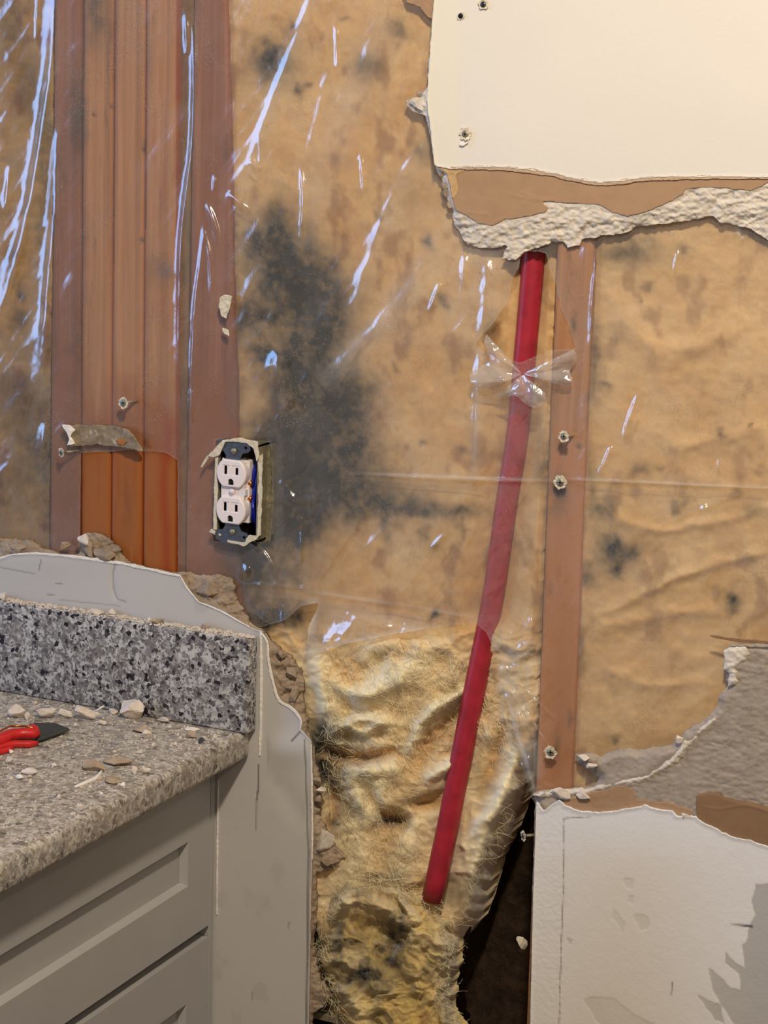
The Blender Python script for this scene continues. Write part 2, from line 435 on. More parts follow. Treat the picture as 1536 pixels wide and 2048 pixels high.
# ------------------------------------------------------------------ studs
def stud(outline_top_bottom, mat, label, group=None, y=YS, knots=(), moldf=None, streak=None):
    (xa, xb), (xc, xd), (ytop, ybot) = outline_top_bottom
    a = pt(xa, ytop, y); b_ = pt(xb, ytop, y); c = pt(xc, ybot, y); d = pt(xd, ybot, y)
    out = [(xa, ytop), (xb, ytop), (xd, ybot), (xc, ybot)]
    def yf(px, py, sd):
        r = .0024*np.clip(1-sd/6., 0, 1)**2
        for (kx, ky, kr) in knots: r = r+.0015*np.exp(-(((px-kx)**2+(py-ky)**2)/kr**2))
        return y+r+.0003*fbm(px/40, py/200, 5)
    def mf(px, py, sd):
        m = np.zeros(px.shape)
        for (kx, ky, kr) in knots: m = np.maximum(m, np.exp(-(((px-kx)**2+(py-ky)**2)/kr**2)))
        if moldf is not None: m = np.maximum(m, moldf(px, py))
        return m
    o = slab('stud', out, 5, yf, mat, None, back=y+.0889, attrs={'mold': mf, 'streak': (lambda x, z, s: streak(x, z)+.55*np.clip(1-s/5., 0, 1)) if streak else (lambda x, z, s: 0*x)})
    return tag(o, label, 'stud', group)
def blobm(lst):
    def f(px, py):
        wx = px+14*fbm(px/25, py/25, 41); wy = py+14*fbm(px/25, py/25, 47); m = np.zeros(px.shape)
        for (x, y_, r, s_) in lst:
            if np.isscalar(r): r = (r, r)
            e = ((wx-x)/r[0])**2+((wy-y_)/r[1])**2
            m = 1-(1-m)*(1-s_*np.exp(-e*(.5 if s_ > .7 else .72)))
        return np.clip(m*(1+.25*fbm(px/12, py/12, 49)), 0, .96)
    return f
mcl = blobm([(190, 20, (22, 60), .75), (158, 250, (12, 50), .8), (320, 540, (20, 20), .35), (292, 290, (8, 14), .5), (300, 120, (14, 60), .25), (255, 1010, (10, 60), .3), (160, 500, (8, 90), .4)])
stud(((112, 166), (100, 160), (-150, 1180)), W_COV, 'leftmost reddish wall stud under glossy plastic film beside dirty insulation', y=YS+.001, moldf=blobm([(160, 240, (16, 70), .8), (150, 700, (10, 120), .4), (120, 350, (10, 60), .4), (140, 1000, (30, 120), .25)]))
stud(((168.5, 230), (162, 221), (-150, 1200)), W_BARE, 'tan stud, left of the three bare studs standing tight together', streak=lambda x, y: .5*sstep(.1, .5, fbm(x/9, y/160, 16))*sstep(700, 950, y), knots=[(224, 214, 4), (188, 230, 4)], moldf=mcl)
stud(((231.5, 293), (221.5, 284), (-150, 1200)), W_BARE, 'tan stud, middle of the three bare studs, with the torn screw sticking out', streak=lambda x, y: .5*sstep(.1, .5, fbm(x/9, y/160, 6))*sstep(780, 950, y), knots=[(285, 481, 5), (289, 300, 5)], moldf=mcl)
stud(((294.5, 355), (285.5, 352), (-150, 1220)), W_BARE, 'tan stud, right of the three bare studs, with an orange streak low down', streak=lambda x, y: .95*ridge(x+5*fbm(x/20, y/60, 3), y, [(322, 800), (334, 860), (326, 960), (332, 1060), (336, 1200), (340, 1320)], 11, 1., .35)+.3*sstep(.1, .5, fbm(x/8, y/150, 26)), moldf=blobm([(325, 540, (24, 20), .5), (300, 118, (10, 40), .3)]))
stud(((392, 450), (370, 484), (-150, 1260)), W_COV, 'reddish stud under film that the electrical box is fixed to', y=YS+.001, moldf=blobm([(480, 1120, (30, 60), .9), (452, 300, (8, 30), .5), (470, 800, (10, 60), .4)]))
stud(((1140, 1214), (1038, 1108), (-150, 2450)), W_RIGHT, 'tan stud right of the red pipe, half under torn film', knots=[(1157, 893, 5)], moldf=blobm([(1120, 985, (14, 30), .85), (1122, 890, (10, 14), .3), (1150, 645, (4, 14), .8), (1190, 690, (8, 60), .5), (1112, 1490, (5, 22), .5), (1140, 1440, (5, 16), .6), (1075, 1120, (6, 90), .5), (1180, 800, (8, 60), .4)]))

# ------------------------------------------------------------------ insulation
PIPEPX = [(1076, 380), (1068, 505), (1051, 700), (1036, 860), (1014, 1000), (985, 1200), (945, 1400), (906, 1600), (864, 1800)]
MOLD = [(545, 130, 32, .85), (535, 105, 18, .5), (735, 132, 25, .6), (600, 175, 9, .85), (622, 168, 6, .6), (582, 50, 9, .7), (792, 70, 18, .5), (790, 45, 12, .4), (690, 38, 6, .5),
  (555, 425, 30, .55), (545, 480, (45, 40), .8), (500, 490, 20, .4), (575, 540, (55, 50), .9), (620, 590, (60, 50), .95), (515, 630, (50, 30), .75), (480, 660, 25, .6), (640, 660, (45, 60), .9), (600, 740, (50, 60), .95), (540, 710, (30, 16), .9), (690, 790, (45, 40), .8), (650, 830, (55, 50), .9), (560, 860, (50, 25), .75),
  (600, 900, (50, 60), .9), (560, 960, (40, 60), .95), (620, 1000, (70, 50), .9), (700, 975, (60, 30), .8), (770, 1010, (60, 22), .75), (850, 1020, (60, 14), .7), (930, 1020, (40, 10), .5), (545, 1060, (40, 30), .75), (600, 1075, 18, .5), (575, 1150, (50, 25), .6), (510, 1130, (30, 50), .8), (850, 478, 12, .7), (880, 600, 13, .7), (845, 300, (18, 26), .5), (757, 432, 8, .5), (790, 735, 8, .5), (845, 890, 7, .6), (930, 900, 6, .4), (845, 1068, 13, .6), (872, 1095, 12, .6), (775, 1050, (10, 30), .55), (700, 1010, (10, 22), .5), (920, 1060, (8, 26), .5),
  (830, 400, (60, 30), .15), (480, 780, 20, .3), (1085, 920, (14, 60), .5), (1080, 560, (14, 40), .4), (980, 660, 18, .55), (1000, 700, 12, .35), (560, 1230, (60, 20), .7), (640, 1470, (26, 30), .8), (650, 1530, (30, 50), .85), (700, 1620, (20, 16), .3), (780, 1640, (30, 12), .7), (840, 1600, (30, 10), .35), (760, 1760, (60, 20), .6), (960, 1560, (22, 40), .35), (665, 1650, 16, .6), (920, 1790, (30, 30), .5), (865, 1232, 8, .9), (540, 1235, (46, 26), .85), (560, 1040, (60, 60), .8), (660, 930, (70, 60), .75), (720, 890, (30, 50), .55), (500, 1100, (20, 90), .8)]
MOLDR = [(1250, 505, (60, 26), .65), (1190, 700, (14, 40), .6), (1185, 770, (16, 40), .5), (1178, 610, (8, 60), .4), (1230, 670, 14, .3), (1210, 775, 9, .5), (1205, 1018, 20, .7), (1230, 1100, 24, .9), (1264, 1106, 10, .75), (1236, 1136, 12, .75), (1175, 1150, 18, .7), (1280, 940, (16, 14), .55), (1435, 870, 9, .6), (1498, 855, 4, .7), (1465, 1200, (12, 16), .85), (1372, 500, 12, .5), (1298, 570, 9, .5), (1280, 600, 4, .5), (1360, 1015, 11, .55), (1470, 985, 10, .4), (1505, 1015, 14, .4), (1224, 1480, 8, .6), (1160, 1300, (8, 60), .4), (1150, 1400, (6, 60), .4), (1320, 940, 8, .3), (1180, 960, (10, 60), .4), (1530, 470, (40, 20), .5)]
MOLDL = [(40, 640, 16, .7), (42, 590, 9, .6), (60, 170, (24, 60), .45), (20, 60, (20, 60), .4), (90, 260, (14, 90), .5), (20, 520, (10, 30), .4), (50, 800, (70, 50), .5), (70, 900, (50, 70), .55), (20, 1000, (60, 60), .35), (85, 450, (8, 100), .4), (70, 690, (40, 20), .4), (95, 1000, (12, 120), .5)]
FOLDS_T = [  # folds and tufts of the torn wool below the film (path, half width px, height m; + comes towards the room)
  ([(648, 1290), (640, 1360), (655, 1430), (640, 1500)], 22, .010), ([(700, 1390), (760, 1380), (810, 1345), (850, 1290)], 26, .012),
  ([(665, 1350), (700, 1385), (760, 1395)], 16, .010), ([(660, 1460), (720, 1440), (790, 1450)], 14, .012),
  ([(690, 1450), (735, 1462), (770, 1440)], 8, .008), ([(950, 1370), (880, 1410), (840, 1450), (815, 1510)], 10, .010),
  ([(960, 1400), (900, 1440), (850, 1500), (825, 1560)], 14, -.008), ([(690, 1530), (740, 1545), (800, 1530)], 22, .010),
  ([(700, 1550), (720, 1610), (750, 1650)], 16, .010), ([(760, 1560), (770, 1620)], 18, .008), ([(850, 1560), (900, 1530), (930, 1500)], 12, .008),
  ([(820, 1620), (870, 1600), (900, 1590)], 16, -.010), ([(760, 1640), (790, 1640), (820, 1655)], 18, -.016),
  ([(1050, 1480), (1000, 1600), (930, 1690), (900, 1760)], 16, .012), ([(1010, 1440), (985, 1530), (960, 1600)], 16, -.008),
  ([(960, 1640), (900, 1740), (860, 1810)], 14, -.006), ([(830, 1640), (810, 1700), (790, 1760)], 24, .008),
  ([(700, 1640), (720, 1700), (700, 1760)], 26, .006), ([(640, 1480), (680, 1510), (740, 1515), (800, 1500)], 12, -.014),
  ([(645, 1520), (670, 1600), (660, 1680)], 14, -.010), ([(730, 1330), (740, 1300), (800, 1280)], 18, .006), ([(985, 1640), (950, 1740), (945, 1830)], 14, .008)]
def folds(px, py, L, gain=1.):
    r = np.zeros(px.shape)
    wx = px+6*fbm(px/30, py/30, 91); wy = py+6*fbm(px/30, py/30, 95)
    for p, w_, h_ in L: r += ridge(wx, wy, p, w_, h_*gain, .5)
    return r
def y_mid(px, py, sd):
    torn = sstep(1215, 1290, py)
    base = YB+.004+.0035*fbm(px/150, py/150, 21, 3)+.0018*fbm(px/34, py/34, 22, 3)
    d, _ = pdist(px, py, PIPEPX)
    base += .021*np.exp(-(d/44)**2)*(1-.55*torn)
    base += .016*np.exp(-(np.maximum(np.abs(px-530)-14, 0)/16)**2-(np.maximum(np.abs(py-985)-92, 0)/16)**2)
    base += .004*np.clip(1-sd/12, 0, 1)
    base += .004*(np.abs(px-955) < 6)*(py > 600)*0
    qx = px+34*fbm(px/80, py/80, 3, 3); qy = py+34*fbm(px/80, py/80, 4, 3)
    t2 = .011*ridged(qx/120, qy/95, 31, 4)+.0035*fbm(qx/26, qy/18, 35, 4)+.0015*fbm(qx/9, qy/5, 36, 2)
    fo = folds(px, py, FOLDS_T, 1.5)
    yt = base-torn*(t2*.8+fo+.004)
    yt += .055*np.clip(1-sd/55, 0, 1)**2*sstep(1420, 1620, py)*sstep(780, 940, px)
    return yt
mmid = blobm(MOLD)
mid_out = [(452, -150), (1132, -150), (1118, 400), (1108, 620), (1096, 870), (1082, 1150), (1066, 1500), (1046, 1610), (1010, 1690), (985, 1740), (970, 1800), (955, 1845), (920, 1885), (880, 1900), (640, 1880), (560, 1700), (560, 1400), (500, 1230), (470, 1170), (482, 1080), (474, 800), (462, 400)]
def rustf(seed, amt=.6):
    return lambda px, py, sd: amt*sstep(.15, .6, fbm(px/45, py/70, seed, 4))
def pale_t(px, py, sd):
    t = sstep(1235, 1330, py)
    return np.clip(t*(.42+.9*folds(px, py, FOLDS_T)/.012+.5*fbm(px/50, py/40, 8)), 0, .9)  # torn wool is paler; fold crests also get highlights painted into the colour
middle = slab('insulation_batt', rough(mid_out, 3, 10, 5), 3, y_mid, WOOL, None, back=.10,
    attrs={'mold': lambda x, y, s: mmid(x, y), 'rust': rustf(61, .55), 'pale': pale_t})
tag(middle, 'mould-stained tan insulation between the outlet and the red pipe, torn open at its foot', 'insulation')
def fold_r(px, py):
    L = [([(1190, 1010), (1300, 1060), (1440, 1040), (1560, 1010)], 12, .004), ([(1180, 1240), (1300, 1180), (1420, 1130), (1560, 1100)], 10, .005), ([(1190, 1260), (1320, 1230), (1450, 1220)], 14, .004),
         ([(1230, 650), (1330, 700), (1400, 690), (1500, 640)], 20, .004), ([(1200, 1330), (1300, 1370), (1420, 1360)], 12, .003), ([(1200, 560), (1260, 640), (1360, 760)], 18, .003), ([(1330, 900), (1420, 880), (1536, 850)], 16, .004)]
    return folds(px, py, L)
mr = blobm(MOLDR)
right = slab('insulation_batt', rough([(1216, -150), (1700, -150), (1700, 1750), (1136, 1750), (1145, 1500), (1158, 1100), (1172, 850), (1190, 600)], 2, 10, 9), 3,
    lambda x, y, s: YB+.003+.003*fbm(x/120, y/90, 71, 3)+.0014*fbm(x/30, y/24, 72, 3)-fold_r(x, y)+.004*np.clip(1-s/12, 0, 1), WOOL, None, back=.10,
    attrs={'mold': lambda x, y, s: mr(x, y), 'rust': rustf(77, .5), 'pale': lambda x, y, s: .12+0*x})
tag(right, 'golden insulation filling the bay right of the right-hand stud', 'insulation')
ml = blobm(MOLDL)
left = slab('insulation_batt', rough([(-220, -150), (106, -150), (104, 500), (94, 1180), (-220, 1180)], 3, 10, 13), 3,
    lambda x, y, s: YB+.006+.006*fbm(x/60, y/110, 81, 4)+.003*ridged(x/40, y/50, 82, 3), WOOL_L, None, back=.10,
    attrs={'mold': lambda x, y, s: ml(x, y), 'rust': rustf(87, .9), 'pale': lambda x, y, s: 0*x})
tag(left, 'dark brownish insulation at the left edge behind glossy creased film', 'insulation')
gapi = slab('insulation_strip', [(357, -150), (391, -150), (371, 1240), (354, 1240)], 4, lambda x, y, s: YB+.008+.002*fbm(x/20, y/60, 3), WOOL_L, None, back=.09,
    attrs={'mold': lambda x, y, s: .25+.3*sstep(.0, .5, fbm(x/20, y/90, 8)), 'rust': lambda x, y, s: .6+0*x, 'pale': lambda x, y, s: 0*x})
tag(gapi, 'narrow strip of insulation squeezed between the bare studs and the outlet stud', 'insulation')

# fallen clump at the bottom
FOLDS_C = [([(640, 1830), (720, 1800), (790, 1830), (850, 1900)], 22, .010), ([(650, 1900), (720, 1930), (780, 2000)], 26, .010), ([(860, 1850), (900, 1930), (890, 2048)], 20, .012),
  ([(800, 1850), (780, 1880), (800, 1900)], 22, -.020), ([(740, 1900), (800, 1960), (850, 2030)], 18, -.010), ([(640, 1960), (700, 2000), (740, 2048)], 16, .010), ([(700, 1760), (690, 1800), (640, 1850)], 18, .012),
  ([(760, 1770), (800, 1790), (840, 1850)], 10, .012), ([(700, 1860), (760, 1850)], 16, -.008)]
clump_out = [(700, 1740), (760, 1745), (820, 1770), (880, 1800), (912, 1830), (914, 1900), (905, 1960), (906, 2010), (930, 2060), (960, 2230), (640, 2230), (670, 2060), (640, 1990), (620, 1930), (622, 1880), (640, 1820), (650, 1770)]
mc = blobm([(700, 1880, (45, 26), .55), (750, 1950, (50, 30), .6), (690, 1960, (40, 22), .45), (790, 1890, (22, 26), .75), (640, 1790, (20, 30), .5), (800, 1830, (12, 40), .4), (830, 2000, (30, 30), .25), (700, 1780, (30, 10), .4)])
def y_cl(px, py, sd):
    r = .062*np.clip(1-np.clip(sd/62, 0, 1), 0, 1)**2
    qx = px+40*fbm(px/70, py/70, 6, 3); qy = py+40*fbm(px/70, py/70, 7, 3)
    return -.008+r-.013*ridged(qx/85, qy/80, 51, 4)-.006*fbm(qx/24, qy/20, 55, 4)-.002*fbm(qx/8, qy/6, 56, 2)-folds(px, py, FOLDS_C, 1.2)
cl = slab('insulation_clump', rough(clump_out, 7, 6, 15), 2.5, y_cl, WOOL_T, None, back=.062,
    attrs={'mold': lambda x, y, s: np.clip(mc(x, y)+.35*sstep(.0, .5, fbm(x/26, y/26, 66)), 0, .9), 'rust': rustf(97, .6), 'pale': lambda x, y, s: np.clip(folds(x, y, FOLDS_C)/.012*.5, 0, .6)})  # pale lightens the clump's fold crests, a highlight painted into the colour
tag(cl, 'ragged grey-yellow clump of torn insulation sagging out below the pipe end', 'insulation')

def strands(name, parent, mat, polys, n, yf, Lr=(14, 46), rad=.00022, seed=3, follow=None):
    rs = np.random.default_rng(seed); V = []; F = []
    P = np.array(polys, float); x0, y0 = P.min(0); x1, y1 = P.max(0)
    cand = np.stack([rs.uniform(x0, x1, n*4), rs.uniform(y0, y1, n*4)], 1)
    s, _, _ = sdf(cand[:, 0], cand[:, 1], P); cand = cand[s > 5][:n]
    for (x, y) in cand:
        L = rs.uniform(*Lr); a = rs.normal(0.9 if follow is None else follow, 1.0); k = 6; cur = rs.normal(0, .16); pts = []; cx, cy = x, y
        lift = rs.uniform(.001, .007)
        for i in range(k):
            pts.append((cx, cy)); cx += math.cos(a)*L/k; cy += math.sin(a)*L/k; a += cur+rs.normal(0, .12)
        pp = np.array(pts); yy = yf(pp[:, 0], pp[:, 1], np.full(k, 30.))-np.sin(np.linspace(.1, 3.0, k))*lift-.0006
        W = at(pp[:, 0], pp[:, 1], yy); base = len(V)
        r = rad*rs.uniform(.5, 1.2)
        for i in range(k):
            t = W[min(i+1, k-1)]-W[max(i-1, 0)]; t = t/(np.linalg.norm(t)+1e-9); u = np.cross(t, [0, 1, .01]); u /= np.linalg.norm(u)+1e-9; v = np.cross(t, u)
            for q in range(3):
                an = q*2.094; V.append(W[i]+r*(1-.5*i/k)*(math.cos(an)*u+math.sin(an)*v))
        for i in range(k-1):
            for q in range(3): F.append((base+i*3+q, base+i*3+(q+1) % 3, base+(i+1)*3+(q+1) % 3, base+(i+1)*3+q))
    o = link(name, np.array(V), np.array(F), mat, parent, True); o['kind'] = 'stuff'; return o
strands('loose_fibres', middle, FIB, [(640, 1290), (850, 1270), (960, 1330), (1040, 1480), (1000, 1660), (900, 1850), (700, 1760), (640, 1560)], 2600, y_mid, (14, 60), .00022, 3)
strands('loose_fibres', cl, FIB, clump_out, 3000, y_cl, (12, 50), .00022, 5)

# ------------------------------------------------------------------ red pipe
def pipe_y(py):
    return np.interp(py, [380, 700, 1250, 1500, 1810], [.0345, .032, .029, .016, .000])
mb = MB(); sp = smooth_path(PIPEPX, 5); pts = [pt(x, y, float(pipe_y(y))) for x, y in sp]
mb.tube(pts, .0111, 24); pipe = mb.build('water_pipe', PIPE, None, True)
tag(pipe, 'red plastic water pipe slanting down across the insulation', 'pipe')

# ------------------------------------------------------------------ outlet and box
XO, ZO = -.0345, .2515+Z0
OL = thing('electrical_outlet', (XO, .0, ZO-.055), 'white duplex electrical outlet in an open metal box on the stud', 'outlet')
pl = pt(434, 985, 0).x; pr = pt(517, 985, 0).x; ztp = pt(475, 886, 0).z; zbt = pt(472, 1078, 0).z
b = MB(); tw = .0016
b.box((pl, -.001, zbt), (pl+tw, .060, ztp)); b.box((pr-tw, -.001, zbt), (pr, .060, ztp))
b.box((pl, -.001, ztp-tw), (pr, .060, ztp)); b.box((pl, -.001, zbt), (pr, .060, zbt+tw)); b.box((pl, .058, zbt), (pr, .060, ztp))
bx = b.build('box', BOXM, OL); bx['label'] = 'weathered galvanised metal box'
bi = MB(); bi.box((pl+tw, .0575, zbt+tw), (pr-tw, .058, ztp-tw))
bi.box((pl+tw, .004, zbt+tw), (pl+tw+.0005, .0575, ztp-tw)); bi.box((pr-tw-.0005, .004, zbt+tw), (pr-tw, .0575, ztp-tw)); bi.box((pl+tw, .004, ztp-tw-.0005), (pr-tw, .0575, ztp-tw)); bi.box((pl+tw, .004, zbt+tw), (pr-tw, .0575, zbt+tw+.0005))
bi.build('box_shade_liner', BLK, bx)  # black liner sheets stand in for the shade inside the open box
def loc_map(x, z, y):   # local mm -> world, x right, z down
    x = np.asarray(x, float); z = np.asarray(z, float)
    return np.stack([XO+x/1000, np.broadcast_to(np.asarray(y, float)/1000, x.shape), ZO-z/1000], 1)
# body
body = [(-13.5, -31), (13.5, -31), (13.5, -3), (15, -3), (15, 3), (13.5, 3), (13.5, 31), (-13.5, 31)]
o = slab('receptacle_body', body, 1.0, lambda x, z, s: -2.5+0*x, NYL, OL, mapper=loc_map, back=.022, smooth=False)
rb_ = MB(); rb_.box((XO-.0165, .003, ZO-.033), (XO+.0165, .024, ZO+.033), .001); rb_.build('receptacle_housing', NYL, o)
def face_out():
    out = []; R = 17.2; H = 14.3; a0 = math.asin(H/R)
    for k in range(25): a = -a0+2*a0*k/24; out.append((R*math.cos(a), R*math.sin(a)))
    for k in range(25): a = math.pi-a0+2*a0*k/24; out.append((R*math.cos(a), R*math.sin(a)))
    return np.array(out)
def inrect(x, z, x0, x1, z0, z1): return (x > x0) & (x < x1) & (z > z0) & (z < z1)
def face_y(x, z, s):
    y = -6.8+1.2*np.clip(1-s/1.4, 0, 1)**2
    # two triangular pockets that lead to the blades
    for sx in (-1, 1):
        u = (x+sx*0)*1.0
        t = inrect(x, z, min(sx*1.2, sx*9.5), max(sx*1.2, sx*9.5), -8.5, 1.5)
        y = np.where(t, y+.7, y)
    slot = inrect(x, z, -7.7, -5.1, -7.8, 1.0) | inrect(x, z, 5.3, 7.8, -6.4, .6)
    g = ((x**2+(z-8.4)**2) < 2.9**2) | inrect(x, z, -2.9, 2.9, 8.4, 11.2)
    return np.where(slot | g, y+2.5, y)
def face_d(x, z, s):
    slot = inrect(x, z, -7.9, -4.9, -8.0, 1.2) | inrect(x, z, 5.1, 8.0, -6.6, .8)
    g = ((x**2+(z-8.4)**2) < 3.1**2) | inrect(x, z, -3.1, 3.1, 8.4, 11.4)
    return (slot | g).astype(float)
t = NT('nylon_outlet_face'); NYF = t.done(t.mix(t.attr('slot'), lin((234, 222, 218)), lin((16, 12, 12))), .35, None, 0, .5)
for dz in (-19.25, 19.25):
    fo = face_out()
    slab('outlet_face', fo, .45, face_y, NYF, OL, mapper=lambda x, z, y, dz=dz: loc_map(x, z+dz, y), back=.003, smooth=False, attrs={'slot': face_d})
# yoke
def yoke(sg):
    return [(-8.5, 30*sg), (8.5, 30*sg), (8.5, 37*sg), (11, 41*sg), (17, 42*sg), (20, 45*sg), (19, 52*sg), (10, 54.5*sg), (-10, 54.5*sg), (-19, 52*sg), (-20, 45*sg), (-17, 42*sg), (-11, 41*sg), (-8.5, 37*sg)]
for sg in (-1, 1):
    yk = slab('yoke_plate', yoke(sg), 1.0, lambda x, z, s: -2.6+.3*fbm(x/4, z/4, 5), STEEL, OL, mapper=loc_map, back=-.0008, smooth=False, holes=[[(14.5+2*math.cos(a), 47*sg+2*math.sin(a)) for a in np.linspace(0, 5.8, 8)], [(-14.5+2*math.cos(a), 47*sg+2*math.sin(a)) for a in np.linspace(0, 5.8, 8)]])
    s_ = MB(); c = Vector((XO+.001, -.0028, ZO-.0425*sg)); s_.tube([c, c+Vector((0, -.0014, 0))], [.0034, .003], 16)
    s_.box((c.x-.0028, c.y-.0019, c.z-.0004), (c.x+.0028, c.y-.0012, c.z+.0004)); s_.build('yoke_screw', ZINC, yk, True)
s_ = MB(); s_.tube([(XO, -.0025, ZO), (XO, -.0052, ZO)], [.0033, .0028], 16); s_.build('centre_screw', NYL, OL, True)
for dz in (-.007, .009):
    s_ = MB(); s_.tube([(XO+.015, .006, ZO+dz), (XO+.0185, .006, ZO+dz)], [.0035, .0032], 12); s_.build('terminal_screw', COPP, OL, True)
for k, (za, zb) in enumerate(((.040, .006), (-.045, -.008), (.030, -.03))):
    s_ = MB(); xx = XO+.0195
    s_.tube(smooth_tube := [Vector((xx+.001, .03, ZO+za)), Vector((xx+.002, .012, ZO+za*.8)), Vector((xx, .008, ZO+(za+zb)/2)), Vector((xx-.001, .007, ZO+zb))], .0022, 10)
    s_.build('wire', BLUE, OL, True)
# joint compound and torn paper left around the box rim
def scrap(name, poly, y, mat, parent, th=.0012, amp=1.5, seed=1, curl=None, step=2.0):
    f = (lambda x, z, s: y+.0006*fbm(x/8, z/8, seed)+(curl(x, z) if curl else 0))
    return slab(name, rough(poly, amp, 4, seed), step, f, mat, parent, back=lambda V, x, y_: V+np.array([0, th, 0]))
CRM = plain('cream_joint_paper', lin((218, 206, 180)), .9, 0, .1, .10, 150, .3, (lin((166, 150, 118)), 120, .6))
scrap('paper_scrap', [(430, 895), (445, 880), (480, 876), (515, 884), (518, 914), (513, 924), (508, 902), (496, 888), (478, 883), (450, 884), (443, 900), (438, 910), (425, 915), (414, 912)], -.0040, CRM, OL, seed=5)
scrap('paper_scrap', [(414, 912), (424, 908), (415, 920), (404, 935), (401, 934), (408, 920)], -.0015, CRM, OL, .0006, .6, 7)
scrap('paper_scrap', [(430, 912), (436, 912), (433, 1060), (426, 1060)], -.0022, CRM, OL, .002, .8, 8)
scrap('paper_scrap', [(517, 915), (524, 908), (523, 1000), (520, 1070), (514, 1075), (516, 1000)], -.0022, CRM, OL, .002, 1.2, 9)
scrap('paper_scrap', [(422, 1058), (432, 1062), (442, 1068), (444, 1078), (430, 1070), (418, 1064)], -.002, CRM, OL, .002, 1, 10)
scrap('paper_scrap', [(455, 1080), (490, 1086), (492, 1078), (498, 1070), (516, 1072), (512, 1080), (498, 1086), (488, 1092), (455, 1085)], -.0035, CRM, OL, .0015, 1, 11)
scrap('paper_scrap', [(518, 885), (540, 890), (545, 1000), (540, 1080), (524, 1085), (523, 1000), (526, 908)], .018, BOXM, OL, .001, 2, 14)  # not paper: added strip in box steel standing for the box's right side

# ------------------------------------------------------------------ vapour barrier film
hole_pipe = rough([(1044, 500), (1036, 540), (1022, 560), (1018, 600), (990, 640), (966, 668), (952, 684), (962, 700), (1000, 712), (1040, 726), (1070, 712), (1110, 700), (1152, 698), (1140, 660), (1122, 615), (1112, 570), (1100, 540), (1092, 505)], 1.6, 5, 33)
film_out = [(-230, -150), (1700, -150), (1700, 1740), (1150, 1740), (1090, 1640), (1062, 1592), (1040, 1520), (1022, 1440), (1000, 1350), (985, 1290), (972, 1264), (950, 1245), (900, 1250), (850, 1258), (780, 1270), (700, 1285), (650, 1300), (608, 1308), (618, 1250), (640, 1205), (600, 1212), (570, 1240), (520, 1255), (480, 1250), (370, 1200), (356, 1150), (355, 920), (330, 905), (270, 900), (162, 905), (158, 1150), (140, 1180), (-230, 1160)]
film_out = rough(film_out, 1.2, 8, 17)
box_hole = [(431, 880), (540, 884), (546, 1000), (538, 1084), (426, 1082)]
